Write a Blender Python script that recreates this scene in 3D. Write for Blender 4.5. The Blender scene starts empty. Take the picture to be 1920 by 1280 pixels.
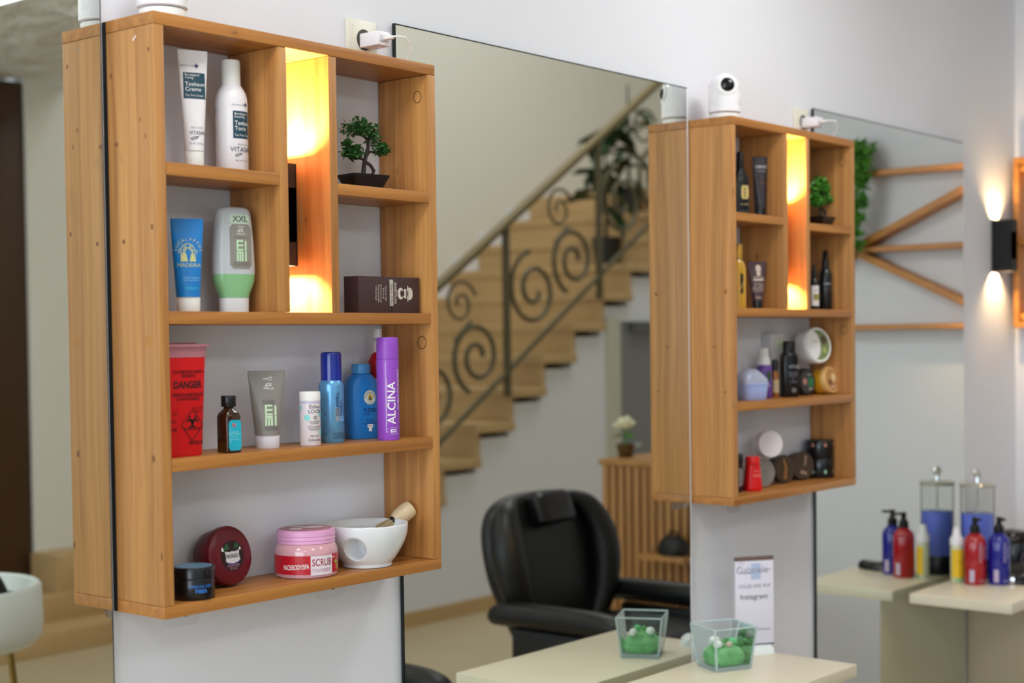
import bpy, bmesh, math, random
from mathutils import Vector, Matrix, Euler
random.seed(7)
SC = bpy.context.scene
COL = SC.collection
PI = math.pi
rad = math.radians

# ------------------------------------------------------------------ camera, world, main lights, exposure
cam_d = bpy.data.cameras.new('camera')
cam_d.sensor_width = 36.0
cam_d.lens = 2796.44 / 1920 * 36.0
cam_d.shift_x = -(1022.68 - 960) / 1920
cam_d.shift_y = (721.5 - 640) / 1920
cam_d.clip_start = 0.05
cam_d.dof.use_dof = True
cam_d.dof.focus_distance = 2.90
cam_d.dof.aperture_fstop = 2.8
cam = bpy.data.objects.new('camera', cam_d)
COL.objects.link(cam)
H_CAM = 1.62
yaw, pit, rol = 0.8884459, -0.0308987, -0.0118397
_f = Vector((math.sin(yaw) * math.cos(pit), math.cos(yaw) * math.cos(pit), math.sin(pit)))
_r = Vector((math.cos(yaw), -math.sin(yaw), 0))
_u = _r.cross(_f)
_r2 = math.cos(rol) * _r + math.sin(rol) * _u
_u2 = -math.sin(rol) * _r + math.cos(rol) * _u
cam.matrix_world = Matrix(((_r2.x, _u2.x, -_f.x, -1.5028), (_r2.y, _u2.y, -_f.y, -2.1776), (_r2.z, _u2.z, -_f.z, H_CAM), (0, 0, 0, 1)))
SC.camera = cam

SC.view_settings.view_transform = 'Standard'
SC.view_settings.look = 'None'
SC.view_settings.gamma = 1.0
SC.view_settings.use_curve_mapping = False
SC.view_settings.exposure = -0.24
SC.cycles.use_denoising = True
SC.cycles.max_bounces = 10
SC.cycles.transparent_max_bounces = 12
SC.cycles.caustics_reflective = True
SC.cycles.caustics_refractive = False
SC.cycles.sample_clamp_indirect = 6.0

world = bpy.data.worlds.new('world')
SC.world = world
world.use_nodes = True
world.node_tree.nodes['Background'].inputs[0].default_value = (0.80, 0.90, 1.0, 1)
world.node_tree.nodes['Background'].inputs[1].default_value = 0.8


def area_light(name, loc, target, sx, sy, watts, color, spread=180):
    l = bpy.data.lights.new(name, 'AREA')
    l.shape = 'RECTANGLE'
    l.size, l.size_y = sx, sy
    l.energy = watts
    l.color = color
    l.spread = rad(spread)
    o = bpy.data.objects.new(name, l)
    COL.objects.link(o)
    o.location = loc
    o.rotation_euler = (Vector(target) - Vector(loc)).to_track_quat('-Z', 'Y').to_euler()
    return o


# daylight coming in through the shop windows on the left and behind the camera
area_light('daylight_left_window', (-4.9, -2.4, 1.75), (0, -2.0, 1.75), 3.8, 2.4, 165, (0.79, 0.90, 1.0))
area_light('daylight_shop_front', (-2.1, -5.2, 1.75), (-2.1, 0, 1.75), 4.6, 2.4, 4, (0.86, 0.93, 1.0))
CEIL_W = (5, 4, 4, 10.5, 8, 7.5)
STAIR_W = 155

# ------------------------------------------------------------------ materials
MATS = {}


def lin(c):
    return tuple((v / 12.92 if v <= 0.04045 else ((v + 0.055) / 1.055) ** 2.4) for v in [x / 255 for x in c])


def nn(nt, t, **kw):
    n = nt.nodes.new(t)
    for k, v in kw.items():
        setattr(n, k, v)
    return n


def mat(name, rgb, rough=0.45, metal=0.0, trans=0.0, emit=0.0, coat=0.0, ior=1.45, vary=0.04, alpha=1.0, sss=0.0):
    if name in MATS:
        return MATS[name]
    m = bpy.data.materials.new(name)
    m.use_nodes = True
    nt = m.node_tree
    b = nt.nodes['Principled BSDF']
    c = lin(rgb) + (1,)
    b.inputs['Base Color'].default_value = c
    b.inputs['Roughness'].default_value = rough
    b.inputs['Metallic'].default_value = metal
    b.inputs['Transmission Weight'].default_value = trans
    b.inputs['IOR'].default_value = ior
    b.inputs['Coat Weight'].default_value = coat
    b.inputs['Alpha'].default_value = alpha
    if sss:
        b.inputs['Subsurface Weight'].default_value = sss
        b.inputs['Subsurface Radius'].default_value = (0.01, 0.01, 0.01)
    if emit:
        b.inputs['Emission Color'].default_value = c
        b.inputs['Emission Strength'].default_value = emit
    if vary and not emit:
        tc = nn(nt, 'ShaderNodeTexCoord')
        no = nn(nt, 'ShaderNodeTexNoise')
        no.inputs['Scale'].default_value = 35
        no.inputs['Detail'].default_value = 3
        mr = nn(nt, 'ShaderNodeMapRange')
        mr.inputs[3].default_value = max(0.0, rough - vary)
        mr.inputs[4].default_value = min(1.0, rough + vary)
        nt.links.new(tc.outputs['Object'], no.inputs['Vector'])
        nt.links.new(no.outputs['Fac'], mr.inputs[0])
        nt.links.new(mr.outputs[0], b.inputs['Roughness'])
    MATS[name] = m
    return m


def rough_mat(name, rgb, rough, scale, amount, bump=0.0, bump_scale=200):
    """plain colour with large soft cloudy variation and fine relief"""
    m = mat(name, rgb, rough, vary=0)
    nt = m.node_tree
    b = nt.nodes['Principled BSDF']
    tc = nn(nt, 'ShaderNodeTexCoord')
    no = nn(nt, 'ShaderNodeTexNoise')
    no.inputs['Scale'].default_value = scale
    no.inputs['Detail'].default_value = 4
    nt.links.new(tc.outputs['Object'], no.inputs['Vector'])
    mx = nn(nt, 'ShaderNodeMix', data_type='RGBA')
    c = lin(rgb)
    mx.inputs['A'].default_value = tuple(v * (1 - amount) for v in c) + (1,)
    mx.inputs['B'].default_value = tuple(min(1, v * (1 + amount)) for v in c) + (1,)
    nt.links.new(no.outputs['Fac'], mx.inputs['Factor'])
    nt.links.new(mx.outputs['Result'], b.inputs['Base Color'])
    if bump:
        n2 = nn(nt, 'ShaderNodeTexNoise')
        n2.inputs['Scale'].default_value = bump_scale
        n2.inputs['Detail'].default_value = 5
        nt.links.new(tc.outputs['Object'], n2.inputs['Vector'])
        bp = nn(nt, 'ShaderNodeBump')
        bp.inputs['Strength'].default_value = bump
        bp.inputs['Distance'].default_value = 0.004
        nt.links.new(n2.outputs['Fac'], bp.inputs['Height'])
        nt.links.new(bp.outputs['Normal'], b.inputs['Normal'])
    return m


def wood_mat(name, base, dark, axis, strip_axis=None, strip=0.045, knots=True, seed=0.0, contrast=1.0, rough=0.42):
    """pine: streaks along one axis, glued strips of slightly different tint, knots"""
    m = bpy.data.materials.new(name)
    m.use_nodes = True
    nt = m.node_tree
    L = nt.links.new
    b = nt.nodes['Principled BSDF']
    b.inputs['Roughness'].default_value = rough
    tc = nn(nt, 'ShaderNodeTexCoord')
    oi = nn(nt, 'ShaderNodeObjectInfo')
    off = nn(nt, 'ShaderNodeVectorMath', operation='SCALE')
    comb = nn(nt, 'ShaderNodeCombineXYZ')
    for i in range(3):
        L(oi.outputs['Random'], comb.inputs[i])
    L(comb.outputs[0], off.inputs[0])
    off.inputs['Scale'].default_value = 7.3
    add = nn(nt, 'ShaderNodeVectorMath', operation='ADD')
    L(tc.outputs['Object'], add.inputs[0])
    L(off.outputs[0], add.inputs[1])
    ad2 = nn(nt, 'ShaderNodeVectorMath', operation='ADD')
    ad2.inputs[1].default_value = (seed, seed * 1.7, seed * 0.6)
    L(add.outputs[0], ad2.inputs[0])
    P = ad2.outputs[0]
    # strips
    fac_strip = None
    if strip_axis is not None:
        sp = nn(nt, 'ShaderNodeSeparateXYZ')
        L(P, sp.inputs[0])
        dv = nn(nt, 'ShaderNodeMath', operation='DIVIDE')
        dv.inputs[1].default_value = strip
        L(sp.outputs[strip_axis], dv.inputs[0])
        fl = nn(nt, 'ShaderNodeMath', operation='FLOOR')
        L(dv.outputs[0], fl.inputs[0])
        wn = nn(nt, 'ShaderNodeTexWhiteNoise', noise_dimensions='1D')
        L(fl.outputs[0], wn.inputs['W'])
        fac_strip = wn.outputs['Value']
    # warp around knots / slow waves
    wv = nn(nt, 'ShaderNodeTexNoise')
    wv.inputs['Scale'].default_value = 5
    wv.inputs['Detail'].default_value = 2
    sc0 = nn(nt, 'ShaderNodeMapping')
    s = [1.0, 1.0, 1.0]
    s[axis] = 0.28
    sc0.inputs['Scale'].default_value = s
    L(P, sc0.inputs['Vector'])
    L(sc0.outputs[0], wv.inputs['Vector'])
    wsc = nn(nt, 'ShaderNodeVectorMath', operation='SCALE')
    wsc.inputs['Scale'].default_value = 0.05
    L(wv.outputs['Color'], wsc.inputs[0])
    ad3 = nn(nt, 'ShaderNodeVectorMath', operation='ADD')
    L(sc0.outputs[0], ad3.inputs[0])
    L(wsc.outputs[0], ad3.inputs[1])
    mp = nn(nt, 'ShaderNodeMapping')
    s = [55.0, 55.0, 55.0]
    s[axis] = 3.0
    mp.inputs['Scale'].default_value = s
    L(ad3.outputs[0], mp.inputs['Vector'])
    g1 = nn(nt, 'ShaderNodeTexNoise')
    g1.inputs['Scale'].default_value = 1.0
    g1.inputs['Detail'].default_value = 5
    g1.inputs['Roughness'].default_value = 0.6
    L(mp.outputs[0], g1.inputs['Vector'])
    mp2 = nn(nt, 'ShaderNodeMapping')
    s = [260.0, 260.0, 260.0]
    s[axis] = 6.0
    mp2.inputs['Scale'].default_value = s
    L(ad3.outputs[0], mp2.inputs['Vector'])
    g2 = nn(nt, 'ShaderNodeTexNoise')
    g2.inputs['Scale'].default_value = 1.0
    g2.inputs['Detail'].default_value = 2
    L(mp2.outputs[0], g2.inputs['Vector'])
    cr = nn(nt, 'ShaderNodeValToRGB')
    cr.color_ramp.elements[0].position = 0.24
    cr.color_ramp.elements[1].position = 0.70
    cb, cd = lin(base), lin(dark)
    mid = tuple(a * (1 - contrast) + d * contrast for a, d in zip(cb, cd))
    cr.color_ramp.elements[0].color = mid + (1,)
    cr.color_ramp.elements[1].color = cb + (1,)
    mxg = nn(nt, 'ShaderNodeMath', operation='MULTIPLY_ADD')
    L(g2.outputs['Fac'], mxg.inputs[0])
    mxg.inputs[1].default_value = 0.22
    L(g1.outputs['Fac'], mxg.inputs[2])
    sb = nn(nt, 'ShaderNodeMath', operation='SUBTRACT')
    L(mxg.outputs[0], sb.inputs[0])
    sb.inputs[1].default_value = 0.10
    L(sb.outputs[0], cr.inputs[0])
    col = cr.outputs['Color']
    if fac_strip is not None:
        mr = nn(nt, 'ShaderNodeMapRange')
        mr.inputs[3].default_value = 0.86
        mr.inputs[4].default_value = 1.12
        L(fac_strip, mr.inputs[0])
        ml = nn(nt, 'ShaderNodeVectorMath', operation='SCALE')
        L(col, ml.inputs[0])
        L(mr.outputs[0], ml.inputs['Scale'])
        col = ml.outputs[0]
    if knots:
        mk = nn(nt, 'ShaderNodeMapping')
        s = [12.0, 12.0, 12.0]
        s[axis] = 6.5
        mk.inputs['Scale'].default_value = s
        L(P, mk.inputs['Vector'])
        vo = nn(nt, 'ShaderNodeTexVoronoi')
        vo.inputs['Scale'].default_value = 1.0
        vo.inputs['Randomness'].default_value = 1.0
        L(mk.outputs[0], vo.inputs['Vector'])
        kr = nn(nt, 'ShaderNodeValToRGB')
        e = kr.color_ramp.elements
        e[0].position = 0.0
        e[0].color = (0.20, 0.20, 0.20, 1)
        e[1].position = 0.115
        e[1].color = (1, 1, 1, 1)
        n = e.new(0.036)
        n.color = (0.42, 0.42, 0.42, 1)
        n = e.new(0.055)
        n.color = (0.85, 0.85, 0.85, 1)
        L(vo.outputs['Distance'], kr.inputs[0])
        kt = nn(nt, 'ShaderNodeMix', data_type='RGBA', blend_type='MULTIPLY')
        kt.inputs['Factor'].default_value = 0.85
        L(col, kt.inputs['A'])
        L(kr.outputs['Color'], kt.inputs['B'])
        col = kt.outputs['Result']
    L(col, b.inputs['Base Color'])
    bp = nn(nt, 'ShaderNodeBump')
    bp.inputs['Strength'].default_value = 0.12
    bp.inputs['Distance'].default_value = 0.002
    L(g1.outputs['Fac'], bp.inputs['Height'])
    L(bp.outputs['Normal'], b.inputs['Normal'])
    MATS[name] = m
    return m


PINE, PINE_D = (200, 144, 82), (154, 98, 48)
wood_z = wood_mat('pine_upright', PINE, PINE_D, 2, 1, 0.047, True, 0.0)
wood_x = wood_mat('pine_board', (186, 126, 60), (144, 86, 36), 0, None, 0.05, True, 3.1)
frame_wood = wood_mat('frame_pine', (205, 140, 66), (170, 105, 44), 1, None, 0.05, True, 1.3)
slat_wood = wood_mat('slat_oak', (190, 138, 78), (140, 92, 46), 2, None, 0.05, False, 2.2)
beech = wood_mat('pale_beech', (222, 200, 164), (196, 170, 130), 2, None, 0.05, False, 5.0, 0.8)
wall_m = rough_mat('white_plaster', (226, 227, 234), 0.75, 1.5, 0.015, 0.10, 60)
far_wall_m = rough_mat('cream_plaster', (224, 221, 212), 0.8, 1.2, 0.02, 0.12, 40)
ceil_m = rough_mat('rough_ceiling_tile', (240, 240, 238), 0.85, 3.0, 0.10, 1.0, 7)
ceil_m.node_tree.nodes['Bump'].inputs['Distance'].default_value = 0.08
floor_m = rough_mat('beige_stone_floor', (186, 170, 140), 0.35, 2.2, 0.10, 0.03, 30)
stone_m = rough_mat('tan_stair_stone', (190, 158, 112), 0.5, 3.0, 0.12, 0.05, 40)
top_m = rough_mat('cream_stone_top', (230, 220, 196), 0.30, 5.0, 0.08, 0.02, 60)
pedestal_m = rough_mat('travertine_panel', (202, 190, 162), 0.45, 3.5, 0.12, 0.02, 40)
door_dark = wood_mat('dark_brown_door_wood', (72, 46, 24), (52, 32, 16), 2, None, 0.05, False, 1.0)
grey_door = mat('grey_painted_door', (128, 130, 132), 0.5)
trim_m = mat('pale_door_trim', (196, 194, 180), 0.5)
mirror_m = mat('silvered_mirror', (223, 227, 221), 0.0, 1.0, vary=0)
mirror_back = mat('dark_green_glass_edge', (14, 26, 26), 0.15)
mirror_rim = mat('polished_glass_rim', (112, 120, 126), 0.25, 0.6)
white_pl = mat('white_plastic', (236, 234, 232), 0.35)
ivory_pl = mat('ivory_plastic', (226, 222, 208), 0.35)
black_pl = mat('black_plastic', (14, 14, 16), 0.30)
black_mt = mat('black_powder_coat', (11, 10, 10), 0.55)
chrome = mat('chrome', (220, 222, 226), 0.12, 1.0)
gold_mt = mat('brushed_gold_metal', (150, 120, 66), 0.3, 1.0)
iron = mat('wrought_iron', (92, 84, 62), 0.55, 0.2)
rail_m = mat('handrail_brass_brown', (112, 98, 66), 0.45, 0.3)
leather = rough_mat('black_leather', (13, 13, 15), 0.42, 8, 0.10, 0.15, 120)
glass_m = mat('clear_glass', (244, 250, 248), 0.02, 0, 1.0, vary=0, ior=1.45)
def thin_glass(name, rgb, refl=0.10, rough=0.02):
    m = bpy.data.materials.new(name)
    m.use_nodes = True
    nt = m.node_tree
    nt.nodes.remove(nt.nodes['Principled BSDF'])
    out = nt.nodes['Material Output']
    tr = nn(nt, 'ShaderNodeBsdfTransparent')
    tr.inputs[0].default_value = lin(rgb) + (1,)
    gl = nn(nt, 'ShaderNodeBsdfGlossy')
    gl.inputs['Roughness'].default_value = rough
    lw = nn(nt, 'ShaderNodeLayerWeight')
    lw.inputs['Blend'].default_value = refl
    mx = nn(nt, 'ShaderNodeMixShader')
    nt.links.new(lw.outputs['Fresnel'], mx.inputs[0])
    nt.links.new(tr.outputs[0], mx.inputs[1])
    nt.links.new(gl.outputs[0], mx.inputs[2])
    nt.links.new(mx.outputs[0], out.inputs[0])
    MATS[name] = m
    return m


pane_glass = thin_glass('thin_pane_glass', (250, 254, 253), 0.16)
edge_glass = mat('pale_blue_glass_edge', (218, 232, 234), 0.12, vary=0, alpha=0.62)
jar_clear = thin_glass('thin_jar_glass', (250, 251, 250), 0.05)
acryl = mat('clear_acrylic', (240, 240, 244), 0.08, 0, 0.9, vary=0, ior=1.2, alpha=0.45)
lens_black = mat('black_lens_glass', (3, 3, 5), 0.14)
leaf_m = rough_mat('bonsai_leaf', (52, 98, 44), 0.4, 40, 0.30)
leaf2_m = rough_mat('bright_leaf', (84, 150, 52), 0.45, 20, 0.30)
leaf3_m = rough_mat('dark_house_plant_leaf', (34, 62, 30), 0.4, 20, 0.30)
bark = rough_mat('dark_bonsai_bark', (44, 32, 28), 0.6, 60, 0.3, 0.3, 200)
ink_w = mat('ink_white', (240, 238, 236), 0.5)
ink_k = mat('ink_black', (22, 18, 20), 0.5)
ink_navy = mat('ink_navy', (24, 32, 84), 0.5)
ink_grey = mat('ink_grey', (120, 118, 128), 0.5)
ink_mint = mat('ink_mint', (190, 224, 186), 0.5)
ink_gold = mat('ink_pale_gold', (206, 206, 140), 0.5)
teal = mat('label_teal', (24, 66, 84), 0.45)

# ------------------------------------------------------------------ mesh collector


class MB:
    def __init__(s):
        s.v, s.f = [], []

    def add(s, vs, fs):
        n = len(s.v)
        s.v += [tuple(v) for v in vs]
        s.f += [tuple(i + n for i in f) for f in fs]
        return s

    def box(s, a, b, bev=0.0, seg=2, M=None):
        bm = bmesh.new()
        bmesh.ops.create_cube(bm, size=1.0)
        for v in bm.verts:
            v.co = Vector([a[i] + (v.co[i] + 0.5) * (b[i] - a[i]) for i in range(3)])
        if bev:
            bmesh.ops.bevel(bm, geom=list(bm.edges), offset=bev, segments=seg, profile=0.6, affect='EDGES')
        bm.verts.index_update()
        vs = [(M @ v.co if M else v.co.copy()) for v in bm.verts]
        fs = [[v.index for v in f.verts] for f in bm.faces]
        bm.free()
        return s.add(vs, fs)

    def lathe(s, prof, seg=32, M=None, fn=None):
        vs, fs = [], []
        for r, z in prof:
            for k in range(seg):
                a = 2 * PI * k / seg
                p = Vector((r * math.sin(a), -r * math.cos(a), z))
                if fn:
                    p = fn(p, a)
                vs.append(M @ p if M else p)
        m = len(prof)
        for i in range(m - 1):
            for k in range(seg):
                k2 = (k + 1) % seg
                fs.append((i * seg + k, i * seg + k2, (i + 1) * seg + k2, (i + 1) * seg + k))
        if prof[0][0] > 1e-6:
            fs.append(tuple(reversed(range(seg))))
        if prof[-1][0] > 1e-6:
            fs.append(tuple((m - 1) * seg + k for k in range(seg)))
        return s.add(vs, fs)

    def loft(s, secs, seg=32, M=None):
        """secs: (z, a, b, n[, dx, dy]) superellipse sections"""
        vs, fs = [], []
        for q in secs:
            z, a, b, n = q[:4]
            dx, dy = (q[4], q[5]) if len(q) > 4 else (0, 0)
            for k in range(seg):
                t = 2 * PI * k / seg
                c, d = math.sin(t), -math.cos(t)
                p = Vector((dx + a * math.copysign(abs(c) ** (2 / n), c), dy + b * math.copysign(abs(d) ** (2 / n), d), z))
                vs.append(M @ p if M else p)
        m = len(secs)
        for i in range(m - 1):
            for k in range(seg):
                k2 = (k + 1) % seg
                fs.append((i * seg + k, i * seg + k2, (i + 1) * seg + k2, (i + 1) * seg + k))
        fs.append(tuple(reversed(range(seg))))
        fs.append(tuple((m - 1) * seg + k for k in range(seg)))
        return s.add(vs, fs)

    def tube(s, pts, r, seg=8, closed=False):
        pts = [Vector(p) for p in pts]
        n = len(pts)
        rs = r if isinstance(r, (list, tuple)) else [r] * n
        vs, fs = [], []
        up = None
        for i, p in enumerate(pts):
            if closed:
                t = pts[(i + 1) % n] - pts[i - 1]
            else:
                t = pts[min(i + 1, n - 1)] - pts[max(i - 1, 0)]
            t.normalize()
            if up is None:
                up = t.orthogonal().normalized()
            up = (up - t * up.dot(t))
            up = up.normalized() if up.length > 1e-6 else t.orthogonal().normalized()
            w = t.cross(up)
            for k in range(seg):
                a = 2 * PI * k / seg
                vs.append(p + (up * math.cos(a) + w * math.sin(a)) * rs[i])
        for i in range(n if closed else n - 1):
            j = (i + 1) % n
            for k in range(seg):
                k2 = (k + 1) % seg
                fs.append((i * seg + k, i * seg + k2, j * seg + k2, j * seg + k))
        if not closed:
            fs.append(tuple(reversed(range(seg))))
            fs.append(tuple((n - 1) * seg + k for k in range(seg)))
        return s.add(vs, fs)

    def prism(s, poly, y0, y1, M=None):
        """outline poly of (x,z) extruded from y0 to y1"""
        n = len(poly)
        vs = [Vector((x, y0, z)) for x, z in poly] + [Vector((x, y1, z)) for x, z in poly]
        if M:
            vs = [M @ v for v in vs]
        fs = [tuple(range(n)), tuple(reversed(range(n, 2 * n)))]
        for i in range(n):
            j = (i + 1) % n
            fs.append((i, i + n, j + n, j))
        return s.add(vs, fs)

    def ball(s, c, r, seg=16, rings=10, scale=(1, 1, 1)):
        prof = [(max(1e-7, r * math.sin(PI * i / rings)), -r * math.cos(PI * i / rings)) for i in range(rings + 1)]
        M = Matrix.Translation(c) @ Matrix.Diagonal((*scale, 1))
        return s.lathe(prof, seg, M)

    def build(s, name, material, parent=None, smooth=40):
        me = bpy.data.meshes.new(name)
        me.from_pydata(s.v, [], s.f)
        me.materials.append(material)
        bm = bmesh.new()
        bm.from_mesh(me)
        bmesh.ops.remove_doubles(bm, verts=bm.verts, dist=1e-6)
        bmesh.ops.recalc_face_normals(bm, faces=bm.faces)
        bm.to_mesh(me)
        bm.free()
        if smooth:
            for p in me.polygons:
                p.use_smooth = True
            me.set_sharp_from_angle(angle=rad(smooth))
        o = bpy.data.objects.new(name, me)
        COL.objects.link(o)
        if parent:
            o.parent = parent
        return o


def box(name, a, b, m, parent=None, bev=0.0, M=None):
    return MB().box(a, b, bev, 2, M).build(name, m, parent)


def tag(o, label=None, cat=None, group=None, kind=None):
    if label:
        o['label'] = label
    if cat:
        o['category'] = cat
    if group:
        o['group'] = group
    if kind:
        o['kind'] = kind
    return o


def thing(name, label, cat, loc=(0, 0, 0), rz=0.0, group=None):
    o = bpy.data.objects.new(name, None)
    o.empty_display_size = 0.05
    COL.objects.link(o)
    o.location = loc
    o.rotation_euler = (0, 0, rad(rz))
    return tag(o, label, cat, group)


def struct(name, a, b, m, bev=0.0):
    return tag(box(name, a, b, m, None, bev), kind='structure')


def copy_tree(o, parent=None):
    c = o.copy()
    COL.objects.link(c)
    if parent:
        c.parent = parent
    for ch in list(o.children):
        copy_tree(ch, c)
    return c


def curve(pts, n=6):
    """Catmull-Rom through tuples of any length"""
    pts = [tuple(p) for p in pts]
    out = []
    for i in range(len(pts) - 1):
        p0, p1, p2, p3 = pts[max(i - 1, 0)], pts[i], pts[i + 1], pts[min(i + 2, len(pts) - 1)]
        for k in range(n):
            t = k / n
            out.append(tuple(0.5 * (2 * b + (c - a) * t + (2 * a - 5 * b + 4 * c - d) * t * t + (3 * b - a - 3 * c + d) * t ** 3) for a, b, c, d in zip(p0, p1, p2, p3)))
    out.append(pts[-1])
    return out


# ------------------------------------------------------------------ flat print on surfaces
def flat(y):
    def fn(u, v):
        return (u, y, v)
    fn.flat = True
    return fn


def drape(name, mapf, vs, fs, m, parent):
    """lay a flat outline (u, v) on a curved surface, cut finely enough to follow it"""
    if not getattr(mapf, 'flat', False):
        bm = bmesh.new()
        bv = [bm.verts.new((u, v, 0)) for u, v in vs]
        for f in fs:
            try:
                bm.faces.new([bv[i] for i in f])
            except ValueError:
                pass
        us = [u for u, v in vs]
        u, step = min(us), 0.0025
        n = int((max(us) - u) / step)
        for i in range(1, n + 1):
            bmesh.ops.bisect_plane(bm, geom=bm.verts[:] + bm.edges[:] + bm.faces[:], dist=1e-7, plane_co=(u + i * step, 0, 0), plane_no=(1, 0, 0))
        bm.verts.index_update()
        vs = [(v.co.x, v.co.y) for v in bm.verts]
        fs = [[v.index for v in f.verts] for f in bm.faces]
        bm.free()
    return MB().add([mapf(u, v) for u, v in vs], fs).build(name, m, parent, 0)


def cyl(r, a0=0.0):
    a0 = rad(a0)
    return lambda u, v: (r * math.sin(a0 + u / r), -r * math.cos(a0 + u / r), v)


def oval(secs, eps=0.0005):
    """front surface of a loft"""
    def fn(u, v):
        for q0, q1 in zip(secs, secs[1:]):
            if q0[0] <= v <= q1[0] and q1[0] > q0[0]:
                t = (v - q0[0]) / (q1[0] - q0[0])
                a = q0[1] + t * (q1[1] - q0[1])
                b = q0[2] + t * (q1[2] - q0[2])
                n = q0[3] + t * (q1[3] - q0[3])
                break
        else:
            q = secs[0] if v < secs[0][0] else secs[-1]
            a, b, n = q[1:4]
        w = min(0.999, abs(u / a))
        return (u, -b * (1 - w ** n) ** (1 / n) - eps, v)
    return fn


def patch(name, mapf, u0, u1, v0, v1, m, parent, nu=8, nv=6, corner=0.0):
    mb = MB()
    vs, fs = [], []
    for j in range(nv + 1):
        v = v0 + (v1 - v0) * j / nv
        ins = 0.0
        if corner:
            d = min(v - v0, v1 - v)
            if d < corner:
                ins = corner - math.sqrt(max(0, corner ** 2 - (corner - d) ** 2))
        for i in range(nu + 1):
            u = u0 + ins + (u1 - u0 - 2 * ins) * i / nu
            vs.append(mapf(u, v))
    for j in range(nv):
        for i in range(nu):
            a = j * (nu + 1) + i
            fs.append((a, a + 1, a + nu + 2, a + nu + 1))
    mb.add(vs, fs)
    return mb.build(name, m, parent)


def disc(name, mapf, cu, cv, r, m, parent, seg=28, r0=0.0, sx=1.0):
    vs, fs = [], []
    rr = [r0, (r0 + r) / 2, r] if r0 else [0.0001, r / 2, r]
    for q in rr:
        for k in range(seg):
            a = 2 * PI * k / seg
            vs.append(mapf(cu + q * sx * math.cos(a), cv + q * math.sin(a)))
    for i in range(2):
        for k in range(seg):
            k2 = (k + 1) % seg
            fs.append((i * seg + k, i * seg + k2, (i + 1) * seg + k2, (i + 1) * seg + k))
    return MB().add(vs, fs).build(name, m, parent)


def polys(name, mapf, plist, m, parent):
    """flat filled outlines (list of (u,v) lists)"""
    vs, fs = [], []
    for pl in plist:
        fs.append(tuple(range(len(vs), len(vs) + len(pl))))
        vs += pl
    return drape(name, mapf, vs, fs, m, parent)


def strokes(name, mapf, lines, w, m, parent):
    vs, fs = [], []
    for ln in lines:
        for (x0, y0), (x1, y1) in zip(ln, ln[1:]):
            d = math.hypot(x1 - x0, y1 - y0) or 1
            nx, ny = -(y1 - y0) / d * w / 2, (x1 - x0) / d * w / 2
            n = len(vs)
            vs += [(x0 + nx, y0 + ny), (x0 - nx, y0 - ny), (x1 - nx, y1 - ny), (x1 + nx, y1 + ny)]
            fs.append((n, n + 1, n + 2, n + 3))
    return drape(name, mapf, vs, fs, m, parent)


def text(s, mapf, cu, cv, size, m, parent, rot=0.0, align='CENTER', bold=0.0, stretch=1.0, width=None, name='lettering'):
    cd = bpy.data.curves.new('t', 'FONT')
    cd.body = s
    cd.size = 1.0
    cd.align_x = align
    cd.align_y = 'CENTER'
    cd.resolution_u = 3
    cd.offset = bold
    cd.space_line = 0.9
    to = bpy.data.objects.new('t', cd)
    COL.objects.link(to)
    dg = bpy.context.evaluated_depsgraph_get()
    ev = to.evaluated_get(dg)
    me = ev.to_mesh()
    vs = [tuple(v.co) for v in me.vertices]
    fs = [tuple(p.vertices) for p in me.polygons]
    ev.to_mesh_clear()
    bpy.data.objects.remove(to)
    bpy.data.curves.remove(cd)
    if not vs:
        return None
    xs = [v[0] for v in vs]
    k = size * stretch
    if width:
        k = width / max(1e-6, max(xs) - min(xs))
    c, d = math.cos(rad(rot)), math.sin(rad(rot))
    out = []
    for x, y, _ in vs:
        X, Y = x * k, y * size
        out.append((cu + X * c - Y * d, cv + X * d + Y * c))
    return drape(name, mapf, out, fs, m, parent)


def arc_text(s, mapf, cu, cv, r, a0, a1, size, m, parent, inward=False):
    """letters set round a circle, angles in degrees, clockwise from a0 to a1"""
    n = len(s)
    for i, ch in enumerate(s):
        a = a0 + (a1 - a0) * i / max(1, n - 1)
        if ch == ' ':
            continue
        rot = a - 90 if not inward else a + 90
        text(ch, mapf, cu + r * math.cos(rad(a)), cv + r * math.sin(rad(a)), size, m, parent, rot, name='letter')


# ================================================================== SETTING
YM = -0.0109            # silvered face of the wall mirrors
ZC = 3.08               # ceiling of the salon
Z0 = 1.16356            # underside of the first shelf unit


def ry(yv):             # a depth seen in the mirrors, as a place in the room
    return 2 * YM - yv


struct('floor', (-5.0, -5.4, -0.1), (9.6, 0.1, 0.0), floor_m)
struct('wall_front', (-5.0, 0.0, 0.0), (4.15, 0.12, 5.6), wall_m)
struct('wall_right', (4.0, -1.42, 0.0), (4.15, 0.0, 5.6), wall_m)
struct('wall_end', (9.5, -5.4, 0.0), (9.6, 0.1, 5.6), far_wall_m)
struct('wall_behind', (4.15, 0.0, 0.0), (9.6, 0.1, 5.6), far_wall_m)
struct('wall_far', (3.16, -5.45, 0.0), (9.6, -5.34, 5.6), far_wall_m)
from mathutils import noise as mnoise
nx_, ny_ = 150, 96
cv, cf = [], []
for j in range(ny_ + 1):
    for i in range(nx_ + 1):
        x, y = -5.0 + 8.45 * i / nx_, -5.45 + 5.45 * j / ny_
        h = 0.050 * mnoise.noise((x * 5.5, y * 4.0, 0)) + 0.030 * mnoise.noise((x * 12, y * 9, 3)) + 0.012 * abs(math.sin(x * 9 + y * 2))
        cv.append((x, y, ZC + 0.03 - abs(h) if 0 < i < nx_ and 0 < j < ny_ else ZC + 0.03))
for j in range(ny_):
    for i in range(nx_):
        k = j * (nx_ + 1) + i
        cf.append((k, k + nx_ + 1, k + nx_ + 2, k + 1))
mb = MB()
mb.add(cv, cf)
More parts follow.
